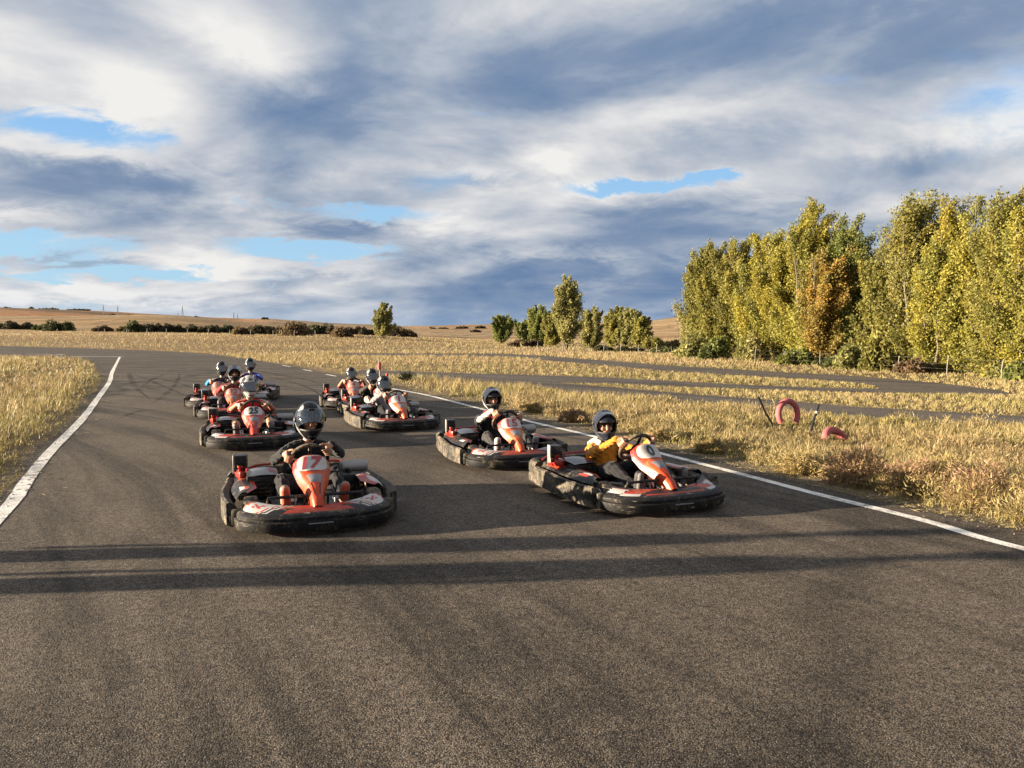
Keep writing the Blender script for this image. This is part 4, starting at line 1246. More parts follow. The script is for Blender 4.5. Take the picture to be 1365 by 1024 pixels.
    for i in range(40):
        a = 2 * math.pi * i / 40; rr = WHEEL_R
        s = math.sin(a); flat = -.028 * max(0, -s - .55) / .45
        pts.append(C + (Vector((0, 1, 0)) * math.cos(a) + u * s) * (rr + flat))
    mb.tube(pts, .0175, 10, 0, closed=True)
    sp = MB()
    for a in (90, 205, 335):
        d = Vector((0, 1, 0)) * math.cos(R(a)) + u * math.sin(R(a))
        sp.tube([C + d * .02 - n * .012, C + d * (WHEEL_R - .01)], [.018, .013], 8)
    sp.lathe([(0, .045), (.016, .045), (.022, .035)], C - n * .012, n, 16)
    P('steering_wheel', mb, M['rubber'], [('spokes', sp, M['black'])])
    mb = MB(); mb.tube([C - n * .01, Vector((.46, 0, .25)), Vector((.60, 0, .10))], .013, 8)
    mb.tube([Vector((.60, -.06, .06)), Vector((.42, 0, .30)), Vector((.60, .06, .06))], .010, 6)
    P('steering_column', mb, M['steel_dull'])
    # fairing
    mb = MB()
    def fm(u, v):
        a = abs(u * 2 - 1)
        return 1 if (v > .64 and (a > .80 or v > .955)) else (1 if (.42 < a < .50 and v < .6) else 0)
    mb.grid(lambda u, v: fair(u * 2 - 1, v), 26, 30, mfn=fm)
    # returned side flanks and back, so the shell has depth
    def backs(u, v):
        x, z, w, rg = fair_axis(v); a = u * 2 - 1
        f = fair(-1 if a < 0 else 1, v)
        q = f + Vector((-.05, 0, -.035)) * (1 - abs(a))  * 1.0
        q.y = w * (a if abs(a) > .9 else a * .96)
        return q
    mb.grid(backs, 12, 30, mi=1)
    pl = MB(); pl.grid(lambda u, v: fair((u * 2 - 1) * .80 * (1 - .45 * abs(v * 2 - 1) ** 4), .700 + .245 * v, .0035), 18, 12)
    scp = MB(); scp.grid(lambda u, v: fair((u * 2 - 1) * (.34 + .22 * v), .16 + .44 * v, .005 - .012 * math.sin(math.pi * u) * (v < .6)), 10, 12, mfn=lambda u, v: 1 if v > .62 else (1 if v < .12 else 0))
    P('fairing', mb, [M['orange'], M['red']], [('number_plate', pl, M['white']), ('air_scoop', scp, [M['black'], M['grey']])])
    return parts

WHEEL_C = Vector((.215, 0, .490)); WHEEL_N = Vector((-.80, 0, .60)); WHEEL_U = Vector((.60, 0, .80)); WHEEL_R = .166

KART_MESH = {}
def make_kart(style, loc, alpha, label, number=None, ink=None, shear=0.0, bold=0.0, nw=.2, tint=None):
    root = empty('go_kart', (loc[0], loc[1], .009), R(-90 + alpha))
    root.scale = (.98, .93, .98)
    tag(root, label, 'go-kart', 'rental go-karts lined up on the track')
    if style not in KART_MESH: KART_MESH[style] = kart_parts(style)
    for nm, me, subs in KART_MESH[style]:
        o = link(nm, me, root)
        for sn, sm in subs:
            if sn in ('number_plate', 'air_scoop') and tint and sn in tint:
                sm = sm.copy(); sm.materials[0] = tint[sn]
            so = link(sn, sm, o)
        if nm == 'fairing':
            fairing = o
            if tint and 'fairing' in tint:
                o.data = me.copy(); o.data.materials[0] = tint['fairing']; o.data.materials[1] = tint.get('fairing2', M['red'])
    if number:
        make_numbers(number, ink, nw, shear, bold, fairing)
    return root

# ------------------------------------------------------------------ people: one continuous skin grown over tapered limbs
def taper(mb, p0, p1, r0, r1, seg=14, flat=None):
    """round-ended tapered limb from p0 to p1; flat = (axis vector, factor) squashes it"""
    p0 = Vector(p0); p1 = Vector(p1); d = p1 - p0; L = max(d.length, 1e-5); d = d / L
    up = d.orthogonal().normalized(); sd = d.cross(up)
    prof = []
    for k in range(5):
        a = math.pi / 2 * (1 - k / 4.0); prof.append((-math.sin(a) * r0, math.cos(a) * r0 + 1e-4))
    for k in range(5):
        a = math.pi / 2 * k / 4.0; prof.append((L + math.sin(a) * r1, math.cos(a) * r1 + 1e-4))
    vs = []
    for t, r in prof:
        for k in range(seg):
            a = 2 * math.pi * k / seg
            q = p0 + d * t + (up * math.cos(a) + sd * math.sin(a)) * r
            vs.append(q)
    if flat is not None:
        ax = Vector(flat[0]).normalized(); c = (p0 + p1) / 2
        vs = [q - ax * ((q - c).dot(ax) * (1 - flat[1])) for q in vs]
    n = len(prof); fs = []
    for i in range(n - 1):
        for k in range(seg): fs.append((i * seg + k, i * seg + (k + 1) % seg, (i + 1) * seg + (k + 1) % seg, (i + 1) * seg + k))
    fs.append(tuple(range(seg - 1, -1, -1))); fs.append(tuple((n - 1) * seg + k for k in range(seg)))
    mb.add(vs, fs)
def ball(mb, c, r, rot=None):
    vs = []; fs = []; nu, nv = 18, 12
    for j in range(nv + 1):
        a = math.pi * j / nv
        for i in range(nu):
            b = 2 * math.pi * i / nu
            q = Vector((r[0] * math.sin(a) * math.cos(b), r[1] * math.sin(a) * math.sin(b), r[2] * math.cos(a)))
            if rot is not None: q = rot @ q
            vs.append(Vector(c) + q)
    for j in range(nv):
        for i in range(nu): fs.append((j * nu + i, j * nu + (i + 1) % nu, (j + 1) * nu + (i + 1) % nu, (j + 1) * nu + i))
    mb.add(vs, fs)

class Body:
    def __init__(s): s.mb = MB(); s.seg = []
    def limb(s, p0, p1, r0, r1, lab, flat=None):
        taper(s.mb, p0, p1, r0, r1, flat=flat); s.seg.append((Vector(p0), Vector(p1), (r0 + r1) / 2, lab))
    def ell(s, c, r, lab, rot=None):
        ball(s.mb, c, r, rot); s.seg.append((Vector(c), Vector(c) + Vector((0, 0, 1e-4)), min(r), lab))
    def grow(s, name, mats, order, voxel, fold=0.0055):
        me = s.mb.mesh('tmp', [])
        o = bpy.data.objects.new('tmp_body', me); COL.objects.link(o)
        rm = o.modifiers.new('r', 'REMESH'); rm.mode = 'VOXEL'; rm.voxel_size = voxel
        sm = o.modifiers.new('s', 'SMOOTH'); sm.factor = .5; sm.iterations = 3
        de = o.modifiers.new('d', 'DECIMATE'); de.ratio = .16 if voxel < .005 else .24
        dg = bpy.context.evaluated_depsgraph_get(); dg.update()
        out = bpy.data.meshes.new_from_object(o.evaluated_get(dg))
        bpy.data.objects.remove(o); bpy.data.meshes.remove(me)
        out.name = name
        n = len(out.vertices); co = np.empty(n * 3, np.float32); out.vertices.foreach_get('co', co); co = co.reshape(-1, 3)
        A = np.array([q[0] for q in s.seg]); B = np.array([q[1] for q in s.seg]); rr = np.array([q[2] for q in s.seg])
        def near(Pt):
            best = np.full(len(Pt), 1e9); bi = np.zeros(len(Pt), int)
            for k in range(len(A)):
                d = B[k] - A[k]; t = np.clip(((Pt - A[k]) @ d) / (d @ d + 1e-12), 0, 1)
                q = np.linalg.norm(Pt - A[k] - t[:, None] * d, axis=1) - rr[k]
                m = q < best; best[m] = q[m]; bi[m] = k
            return bi
        labs = np.array([order.index(q[3]) for q in s.seg])
        bi = labs[near(co)]
        skin = np.isin(bi, [i for i, q in enumerate(order) if q in ('skin', 'face', 'shoe', 'sole')])
        no = np.empty(n * 3, np.float32); out.vertices.foreach_get('normal', no); no = no.reshape(-1, 3)
        f = (np.sin(co[:, 0] * 62 + co[:, 2] * 45 + 2 * np.sin(co[:, 1] * 40)) * np.sin(co[:, 1] * 55 - co[:, 2] * 70) + .6 * np.sin(co[:, 2] * 120 + co[:, 0] * 60 + 3 * np.sin(co[:, 1] * 50)))
        co2 = co + no * (np.where(skin, 0, f) * fold)[:, None]
        out.vertices.foreach_set('co', co2.astype(np.float32).ravel())
        pc = np.empty(len(out.polygons) * 3, np.float32); out.polygons.foreach_get('center', pc)
        mi = labs[near(pc.reshape(-1, 3))]
        out.materials.clear()
        for m in mats: out.materials.append(m)
        out.polygons.foreach_set('material_index', mi.astype(np.int32))
        out.polygons.foreach_set('use_smooth', np.ones(len(out.polygons), bool))
        out.update()
        return out

def grip_hand(b, rim, t, o, n, side, wrist):
    """palm beside the rim, four fingers curled round it, thumb along it"""
    palm = rim + o * .020 + n * .030
    b.limb(wrist, palm, .026, .030, 'skin', None)
    b.limb(palm - t * .022, palm + t * .024, .021, .020, 'skin', None)
    for k, (off, ln, rad_) in enumerate(((-.034, .86, .0084), (-.012, 1.0, .0094), (.011, 1.04, .0096), (.033, .96, .0092))):
        c = rim + t * off; pts = []
        for a in (35, -25, -85, -140, -185 * ln):
            R_ = .0305
            pts.append(c + o * math.cos(R(a)) * R_ + n * math.sin(R(a)) * R_)
        prev = palm + t * off * .9
        for i, q in enumerate(pts):
            b.limb(prev, q, rad_ * (1.12 - .05 * i), rad_ * (1.06 - .06 * i), 'skin'); prev = q
    th = [palm + t * .020 + n * .008, rim + t * .052 + n * .030 - o * .004, rim + t * .070 + n * .016 - o * .022]
    for i in range(2): b.limb(th[i], th[i + 1], .0125 - .001 * i, .0115 - .002 * i, 'skin')

def flat_hand(b, wrist, d, side):
    """a loose open hand at the end of a hanging arm"""
    d = Vector(d).normalized(); w = Vector(wrist); f = Vector((1, 0, 0)); 
    b.limb(w, w + d * .07, .026, .032, 'skin', (Vector((0, 1, 0)), .55))
    for k, (off, ln) in enumerate(((-.028, .062), (-.009, .078), (.010, .084), (.029, .076))):
        a = w + d * .085 + f * off; m = a + d * ln * .55; e = m + d * ln * .45 + Vector((0, -side * .012, 0))
        b.limb(a - d * .02, m, .0095, .009, 'skin'); b.limb(m, e, .009, .0075, 'skin')
    b.limb(w + d * .03 + f * .026, w + d * .085 + f * .058, .012, .009, 'skin')

ORDER = ['top', 'sleeve', 'collar', 'trouser', 'shin', 'skin', 'face', 'shoe', 'sole', 'eye', 'brow', 'forearm']

M['skin'] = plain('skin', (0.33, 0.175, 0.105), 0.5, var=0.10, scale=20)
M['face'] = plain('face_skin', (0.33, 0.17, 0.105), 0.5, var=0.10, scale=20)
M['eye'] = plain('eye_dark', (0.02, 0.014, 0.010), 0.25)
M['brow'] = plain('brow_hair', (0.035, 0.022, 0.014), 0.8)

def cl(k, col, **kw):
    if k not in M: M[k] = cloth(k, col, **kw)
    return M[k]
K_BLACK = cl('black_cloth', (0.007, 0.007, 0.009)); K_DARKGREY = cl('dark_grey_cloth', (0.028, 0.026, 0.026))
K_NAVY = cl('navy_cloth', (0.018, 0.022, 0.045)); K_GREY = cl('grey_cloth', (0.20, 0.19, 0.20)); K_WHITE = cl('white_cloth', (0.36, 0.35, 0.335))
K_ORANGE = cl('mustard_cloth', (0.40, 0.165, 0.014)); K_RED = cl('red_cloth', (0.34, 0.015, 0.015)); K_MAROON = cl('maroon_cloth', (0.20, 0.022, 0.024))
K_BLUE = cl('bright_blue_cloth', (0.022, 0.19, 0.44)); K_ROYAL = cl('royal_blue_cloth', (0.026, 0.052, 0.28)); K_PINK = cl('pinkish_cloth', (0.42, 0.16, 0.14)); K_BEIGE = cl('beige_cloth', (0.40, 0.32, 0.25))
K_SHOE = plain('black_shoe', (0.02, 0.02, 0.02), 0.6); K_WSHOE = plain('white_shoe', (0.36, 0.335, 0.30), 0.6); K_SOLE = plain('orange_sole', (0.34, 0.045, 0.018), 0.7, var=.25, scale=40)
K_TSHOE = plain('tan_shoe', (0.20, 0.15, 0.10), 0.7); K_PSOLE = plain('grey_sole', (0.12, 0.11, 0.11), 0.7)

def driver(kart, label, top, sleeve=None, collar=None, trouser=K_BLACK, shin=None, shoe=K_SHOE, sole=K_PSOLE, s=1.0, head_z=.72, turn=0.0, leany=0.0, bare_arms=False, short_sleeve=False, voxel=.006, hand_r=True, grip=(16, 16), forearm=None, hood=False, look_down=0.0, head_dx=0.0):
    """seated driver; built in the kart's own axes and then given the kart's place"""
    b = Body()
    dz = head_z - .72
    k = 1 + dz * 1.1
    sh = .485 + dz * .80
    ly = leany
    b.ell((-.29, 0, .180), (.13, .165, .105), 'trouser')
    b.limb((-.31, 0, .215), (-.365, ly * .4, .33), .118, .122, 'top', (Vector((1, 0, 0)), .86))
    b.ell((-.37, ly * .6, .405 + dz * .6), (.112, .165 * k, .145), 'top')
    for y in (1, -1):
        b.limb((-.375, ly * .8 + y * .055, sh + .012), (-.355, ly * .8 + y * .150 * k, sh - .012), .060, .056, 'top')
    b.limb((-.372, ly * .85, sh + .02), (-.362, ly, sh + .12), .056, .050, 'face')
    if collar is not None or hood:
        for a in range(0, 360, 30):
            if hood and math.cos(R(a + 15)) > .35: continue
            p = Vector((-.368 + .070 * math.cos(R(a)), ly * .9 + .080 * math.sin(R(a)), sh + .052 + .012 * math.cos(R(a + 180))))
            q = Vector((-.368 + .070 * math.cos(R(a + 30)), ly * .9 + .080 * math.sin(R(a + 30)), sh + .052 + .012 * math.cos(R(a + 210))))
            b.limb(p, q, .026 if not hood else .036, .026 if not hood else .036, 'collar')
        if hood:
            b.ell((-.47, ly * .8, sh + .02), (.06, .13, .06), 'collar')
        else:
            b.limb((-.262, ly * .8, sh - .005), (-.258, ly * .7, sh - .12), .030, .022, 'collar', (Vector((1, 0, 0)), .7))
    # head with a face, in head space then turned
    hc = Vector((-.345 + head_dx, ly, head_z)); rot = Matrix.Rotation(R(turn), 3, 'Z') @ Matrix.Rotation(R(look_down), 3, 'Y')
    def hp(x, y, z): return hc + rot @ Vector((x, y, z))
    b.ell(hp(-.01, 0, .015), (.098, .078, .108), 'face', rot)
    b.ell(hp(.035, 0, -.055), (.055, .052, .055), 'face', rot)
    b.limb(hp(.092, 0, .012), hp(.108, 0, -.022), .010, .015, 'face')
    b.limb(hp(.083, -.020, -.060), hp(.083, .020, -.060), .009, .009, 'face')
    for y in (1, -1):
        b.ell(hp(.058, y * .036, -.020), (.030, .026, .026), 'face', rot)
        b.limb(hp(.084, y * .018, .034), hp(.074, y * .050, .036), .0085, .007, 'brow')
        b.ell(hp(.081, y * .033, .012), (.010, .013, .007), 'eye', rot)
        b.ell(hp(-.015, y * .078, -.005), (.022, .010, .030), 'face', rot)
    # arms to the wheel
    for y, gdeg in ((1, grip[0]), (-1, grip[1])):
        o = Vector((0, y, 0)) * math.cos(R(gdeg)) + WHEEL_U * math.sin(R(gdeg)); t = Vector((0, -y, 0)) * math.sin(R(gdeg)) + WHEEL_U * math.cos(R(gdeg))
        rim = WHEEL_C + o * WHEEL_R
        wrist = rim + o * .045 + WHEEL_N * .060 - t * .018
        shd = Vector((-.352, ly * .8 + y * .172 * k, sh - .02))
        elb = (shd + wrist) * .5 + Vector((-.01, y * .095, -.075))
        b.limb(shd, elb, .054, .043, 'sleeve')
        lab = 'skin' if short_sleeve else 'forearm'
        if short_sleeve:
            b.limb(shd.lerp(elb, .75), elb, .040, .038, 'skin')
            b.limb(shd, shd.lerp(elb, .78), .056, .054, 'sleeve')
        b.limb(elb, wrist, .040 if not short_sleeve else .036, .028, lab)
        grip_hand(b, rim, t, o, WHEEL_N, y, wrist + (rim - wrist) * .15)
    # legs round the fairing to the pedals
    for y in (1, -1):
        hip = Vector((-.27, y * .085, .165)); kn = Vector((.185, y * .225, .325 + .02 * y)); an = Vector((.585, y * .225, .175))
        b.limb(hip, kn, .084, .060, 'trouser'); b.limb(kn, an, .056, .038, 'shin')
        b.limb(an + Vector((.01, 0, -.02)), an + Vector((.052, y * .012, .135)), .043, .040, 'shoe', (Vector((1, 0, -.2)), .85))
        b.limb(an + Vector((.034, 0, -.030)), an + Vector((.082, y * .012, .135)), .032, .029, 'sole', (Vector((1, 0, -.25)), .8))
    mats = [top, sleeve or top, collar or top, trouser, shin or trouser, M['skin'], M['face'], shoe, sole, M['eye'], M['brow'], forearm or sleeve or top]
    me = b.grow('person', mats, ORDER, voxel)
    o = link('person', me)
    o.location = kart.location; o.rotation_euler = kart.rotation_euler
    tag(o, label, 'person', 'kart drivers sitting in the go-karts')
    o['hc'] = 0
    del o['hc']
    return o, hc, rot

# ------------------------------------------------------------------ helmets
def helmet_mat(name, base, band, amount, coat=0.06, rough=0.2):
    m, N, b = new_mat(name)
    tc = N.node('ShaderNodeTexCoord'); p = tc.outputs['Object']
    x, y, z = N.sep(p)
    wave = N.m('ADD', N.m('MULTIPLY', x, 1.6), N.m('MULTIPLY', N.noise(p, 9.0, 2), .22))
    s = N.m('SINE', N.m('MULTIPLY', N.m('ADD', z, wave), 26.0))
    f = N.m('MULTIPLY', N.ss(s, .55 - amount, .62 - amount), N.ss(N.m('ABSOLUTE', y), .055, .062))
    c = N.mix(f, c4(base), c4(band))
    sc = N.noise(p, 40.0, 4, .7)
    N.link(c, b.inputs['Base Color'])
    N.link(N.ss(sc, .35, .75, rough, rough + .22), b.inputs['Roughness'])
    b.inputs['Specular IOR Level'].default_value = .22
    b.inputs['Coat Weight'].default_value = coat; b.inputs['Coat Roughness'].default_value = .06
    return m
HM = {'black': helmet_mat('helmet_black', (.006, .006, .008), (.30, .30, .30), .0),
      'navy': helmet_mat('helmet_dark_grey', (.016, .018, .028), (.045, .048, .06), .2),
      'silver': helmet_mat('helmet_silver_white', (.32, .31, .30), (.03, .03, .035), .45),
      'blacksilver_glare': helmet_mat('helmet_black_silver_glare', (.007, .007, .009), (.26, .25, .245), .5)}  # black shell; silver bands are graphics plus sun glare put into the colour
M['visor_dark'] = plain('dark_visor', (.012, .014, .02), .06, spec=1.0, var=.02, coat=1.0)
M['trim'] = plain('helmet_trim', (.02, .02, .02), .6)
M['lining'] = plain('helmet_lining', (.03, .03, .032), .95)
def visor_glass():
    m, N, b = new_mat('tinted_visor')
    b.inputs['Base Color'].default_value = (.02, .03, .05, 1); b.inputs['Roughness'].default_value = .05
    b.inputs['Alpha'].default_value = .62; b.inputs['Specular IOR Level'].default_value = 1.0; b.inputs['Coat Weight'].default_value = 1.0
    return m
M['visor_clear'] = visor_glass()
M['visor_mirror'] = plain('bright_visor', (.55, .55, .56), .10, metal=.8, var=.1)

def hshell(az, el, off=0.0):
    """helmet surface in head space; az 0 = forward"""
    ce, se = math.cos(el), math.sin(el); ca, sa = math.cos(az), math.sin(az)
    rx = .152 if ca > 0 else .150; ry = .126; rz = .160 if se > 0 else .172
    x = rx * ce * ca; y = ry * ce * sa; z = rz * se
    jaw = max(0, -se) * max(0, ca) ** 1.5
    x += jaw * .085; 
    y *= 1 - .12 * max(0, -se)
    v = Vector((x, y, z)); n = Vector((x / rx ** 2, y / ry ** 2, z / rz ** 2)).normalized()
    return v + n * off
_HEL = {}
def helmet_meshes():
    if _HEL: return _HEL
    A0, E0, E1 = R(64), R(-24), R(17)
    na_, ne = 64, 40
    els_ = [R(-62) + (R(90) - R(-62)) * j / ne for j in range(ne + 1)]
    mb = MB(); vs = []; fs = []; mi = []
    for layer in (0, 1):
        o = len(vs)
        for j in range(ne + 1):
            for i in range(na_):
                vs.append(hshell(2 * math.pi * i / na_, els_[j], 0 if layer == 0 else -.022))
        for j in range(ne):
            em = (els_[j] + els_[j + 1]) / 2
            for i in range(na_):
                am = 2 * math.pi * (i + .5) / na_; am = am - 2 * math.pi if am > math.pi else am
                if abs(am) < A0 and E0 < em < E1: continue
                fs.append((o + j * na_ + i, o + j * na_ + (i + 1) % na_, o + (j + 1) * na_ + (i + 1) % na_, o + (j + 1) * na_ + i)); mi.append(layer)
    mb.add(vs, fs, mi, True)
    # rim round the eye opening and round the neck
    rim = []
    n = 14
    for i in range(n + 1): rim.append(hshell(-A0 + 2 * A0 * i / n, E0, -.008))
    for i in range(1, 6): rim.append(hshell(A0, E0 + (E1 - E0) * i / 6, -.008))
    for i in range(n + 1): rim.append(hshell(A0 - 2 * A0 * i / n, E1, -.008))
    for i in range(1, 6): rim.append(hshell(-A0, E1 - (E1 - E0) * i / 6, -.008))
    tr = MB(); tr.tube(rim, .0095, 8, closed=True)
    tr.tube([hshell(2 * math.pi * i / 40, R(-62), -.011) for i in range(40)], .012, 8, closed=True)
    for z in (.085,):
        tr.box(hshell(0, R(40), .003), (.03, .05, .008), Matrix.Rotation(R(-48), 3, 'Y') , 0, .003)
    for y in (1, -1): tr.box(hshell(y * R(14), R(-44), .002), (.010, .030, .016), Matrix.Rotation(R(y * 14), 3, 'Z'), 0, .003)
    vis = MB(); vis.grid(lambda u, v: hshell(-R(74) + R(148) * u, R(-25) + R(45) * v, .006), 30, 10)
    for y in (1, -1): vis.lathe([(0, .022), (.010, .022), (.013, .014)], hshell(y * R(78), R(-2), .002), (0.2, y, 0), 14, 1)
    _HEL['shell'] = mb; _HEL['trim'] = tr; _HEL['visor'] = vis
    return _HEL

def helmet(person, hc, rot, kind, visor='visor_dark', lift=0.0, s=1.0):
    h = helmet_meshes()
    key = 'sh' + kind
    if key not in _HEL: _HEL[key] = h['shell'].mesh('helmet', [HM[kind], M['lining']])
    if 'trm' not in _HEL: _HEL['trm'] = h['trim'].mesh('trim', [M['trim']])
    vk = 'v' + visor
    if vk not in _HEL: _HEL[vk] = h['visor'].mesh('visor', [M[visor], M['trim']])
    o = link('helmet', _HEL[key], person)
    o.location = hc + Vector((0, 0, .012)); o.rotation_euler = rot.to_euler(); o.scale = (s, s, s)
    link('trim', _HEL['trm'], o)
    v = link('visor', _HEL[vk], o)
    v.rotation_euler = (0, R(-lift), 0)
    return o

# ------------------------------------------------------------------ the grid of karts and their drivers
PALE_RED = dusty('faded_red_plastic', (0.34, 0.085, 0.050), 0.36, dust=0.3, scuff=False, coat=0.2)
PALE_OR = dusty('faded_orange_plastic', (0.40, 0.070, 0.018), 0.34, dust=0.2, scuff=False, coat=0.2)
DEEP_RED = dusty('deep_red_plastic', (0.34, 0.026, 0.014), 0.30, dust=0.12, scuff=False, coat=0.35)
PINKW = dusty('pinkish_plate', (0.40, 0.25, 0.21), 0.4, dust=0.2, scuff=False)

k17 = make_kart('A', (-1.81, 6.72), 21, 'orange nosed go-kart with pinkish red number 17, nearest on the left', '17', M['ink_red'], shear=.22, bold=.04, nw=.195)
k0 = make_kart('B', (1.07, 7.36), 24, 'orange and black go-kart with a black number 0, nearest the white line', '0', M['ink_black'], shear=0.0, bold=.03, nw=.075)
k15 = make_kart('A', (-.15, 9.58), 19, 'dusty go-kart with a pinkish red number 15 just behind the number 0 kart', '15', M['ink_red'], shear=.1, bold=.03, nw=.15, tint={'fairing': PALE_OR})
k25 = make_kart('B', (-3.74, 11.05), 20, 'red nosed go-kart with black number 25 on white, behind number 17', '25', M['ink_black'], shear=.1, bold=.04, nw=.14, tint={'fairing': DEEP_RED})
kr3 = make_kart('B', (-2.05, 13.02), 25, 'go-kart with an orange nose and worn white plate, foremost of the back right three', '1', M['ink_red'], shear=.1, bold=.03, nw=.05, tint={'fairing': PALE_OR})
kl3 = make_kart('A', (-5.34, 14.75), 18, 'go-kart with a faded pink plate reading 32, directly behind number 25', '32', M['ink_red'], shear=.0, bold=.02, nw=.15, tint={'fairing': PALE_OR, 'number_plate': PINKW})
kl4 = make_kart('A', (-6.35, 16.75), 15, 'go-kart with a pinkish plate under the driver in bright blue sleeves', '57', M['ink_red'], shear=.1, bold=.02, nw=.15, tint={'fairing': PALE_RED, 'number_plate': PINKW})
kr4 = make_kart('B', (-2.65, 15.0), 24, 'mostly hidden go-kart, middle one of the back right three', None, None, tint={'fairing': PALE_RED})
kr5 = make_kart('A', (-3.48, 16.75), 15, 'go-kart with a pinkish round plate, rearmost of the back right three', '4', M['ink_red'], shear=.1, bold=.02, nw=.07, tint={'fairing': PALE_RED, 'number_plate': PINKW})
kl5 = make_kart('A', (-6.35, 18.5), 10, 'last go-kart of the left file, mostly hidden behind the others', None, None, tint={'fairing': PALE_RED})

def put(kart, lab, hel, vis, lift, hs=1.0, **kw):
    p, hc, rot = driver(kart, lab, **kw)
    helmet(p, hc, rot, hel, vis, lift, hs)
    return p
put(k17, 'driver in black with visor half raised and orange shoe soles showing', 'black', 'visor_clear', 27, 1.06, top=K_BLACK, trouser=K_BLACK, shoe=K_TSHOE, sole=K_SOLE, head_z=.745, turn=2, leany=.07, voxel=.0042, grip=(30, 8), look_down=4)
put(k0, 'driver in a mustard orange jacket with a white hood, dark helmet open to the eyes', 'navy', 'visor_dark', 64, .96, top=K_ORANGE, collar=K_WHITE, hood=True, trouser=K_BLACK, shoe=K_SHOE, head_z=.625, turn=-16, voxel=.0042, grip=(20, 20))
put(k15, 'driver in a black and white jacket with a red collar and white shoes', 'black', 'visor_dark', 62, .98, top=K_BLACK, sleeve=K_BLACK, forearm=K_WHITE, collar=K_RED, trouser=K_DARKGREY, shoe=K_WSHOE, sole=K_PSOLE, head_z=.70, turn=-2, voxel=.0046, grip=(20, 38))
put(k25, 'driver in a red short sleeved shirt with bare shins and a silver white helmet', 'silver', 'visor_dark', 6, 1.04, top=K_RED, trouser=K_BLACK, shin=M['skin'], shoe=K_SHOE, short_sleeve=True, head_z=.765, turn=6, voxel=.0055, leany=-.03)
put(kr3, 'driver in a grey hooded top with a black helmet, silver graphics and painted glare', 'blacksilver_glare', 'visor_dark', 6, 1.0, top=K_GREY, hood=True, trouser=K_BLACK, head_z=.665, turn=-5, voxel=.006, leany=-.03)
put(kl3, 'driver in a maroon top with red sleeves directly behind the number 25 driver', 'blacksilver_glare', 'visor_dark', 50, 1.0, top=K_MAROON, trouser=K_BLACK, sleeve=K_RED, head_z=.78, turn=4, voxel=.008)
put(kl4, 'driver in a bright blue shirt with a black helmet in the left file', 'blacksilver_glare', 'visor_dark', 4, 1.0, top=K_NAVY, sleeve=K_BLUE, trouser=K_DARKGREY, head_z=.78, turn=0, voxel=.008)
put(kr4, 'driver in a dark jacket with light trousers, middle of the back right three', 'blacksilver_glare', 'visor_dark', 4, 1.0, top=K_BLACK, sleeve=K_DARKGREY, trouser=K_BEIGE, head_z=.70, turn=-3, voxel=.008)
put(kr5, 'small driver with bare arms in a maroon top, rearmost on the right', 'blacksilver_glare', 'visor_dark', 4, .95, top=K_MAROON, short_sleeve=True, trouser=K_BLACK, head_z=.66, turn=0, voxel=.008)
put(kl5, 'driver in a royal blue top at the very back of the left file', 'black', 'visor_dark', 4, 1.0, top=K_ROYAL, trouser=K_BLACK, head_z=.80, turn=10, voxel=.008)

# two people standing on the track beside the photographer; their long shadows cross the foreground
def stander(x, y, rz, label, top, legs, wide=.13, h=1.0):
    b = Body()
    b.ell((0, 0, .95), (.11, .155, .12), 'trouser')
    b.limb((0, 0, 1.0), (.0, 0, 1.20), .125, .135, 'top', (Vector((1, 0, 0)), .8)); b.ell((0, 0, 1.27), (.12, .175, .17), 'top')
    for s in (1, -1):
        b.limb((0, s * .06, 1.41), (0, s * .165, 1.39), .062, .058, 'top')
        el = Vector((-.02, s * .245, 1.12)); wr = Vector((.07, s * .235, .88))
        b.limb((0, s * .18, 1.385), el, .052, .042, 'sleeve'); b.limb(el, wr, .04, .028, 'sleeve'); flat_hand(b, wr, (.15, 0, -1), s)
        b.limb((0, s * .085, .90), (.01, s * wide * .95, .50), .085, .06, 'trouser'); b.limb((.01, s * wide * .95, .50), (-.02, s * wide, .09), .056, .04, 'shin')
        b.limb((-.05, s * wide, .045), (.14, s * (wide + .015), .04), .04, .036, 'shoe')
    b.limb((0, 0, 1.43), (.01, 0, 1.53), .055, .05, 'face'); b.ell((.01, 0, 1.63), (.098, .078, .112), 'face'); b.ell((.05, 0, 1.56), (.05, .05, .05), 'face'); b.limb((.105, 0, 1.63), (.118, 0, 1.60), .01, .014, 'face')
    b.ell((-.012, 0, 1.66), (.100, .086, .100), 'brow')
    for s in (1, -1): b.ell((.0, s * .082, 1.62), (.02, .01, .03), 'face'); b.ell((.095, s * .032, 1.64), (.01, .012, .007), 'eye')
    me = b.grow('person', [top, top, top, legs, legs, M['skin'], M['face'], K_SHOE, K_PSOLE, M['eye'], M['brow'], top], ORDER, .012)
    o = link('person', me, None, (x, y, 0.009)); o.rotation_euler = (0, 0, R(rz)); o.scale = (h, h, h)
    return tag(o, label, 'person', None)
stander(-8.4, 4.76, 62, 'person in a grey top standing left of the camera, casting the far long shadow', K_GREY, K_NAVY, .19, 1.06)
stander(-8.7, 4.06, 55, 'person in a dark jacket standing left of the camera, casting the near long shadow', K_BLACK, K_DARKGREY, .11, 1.14)

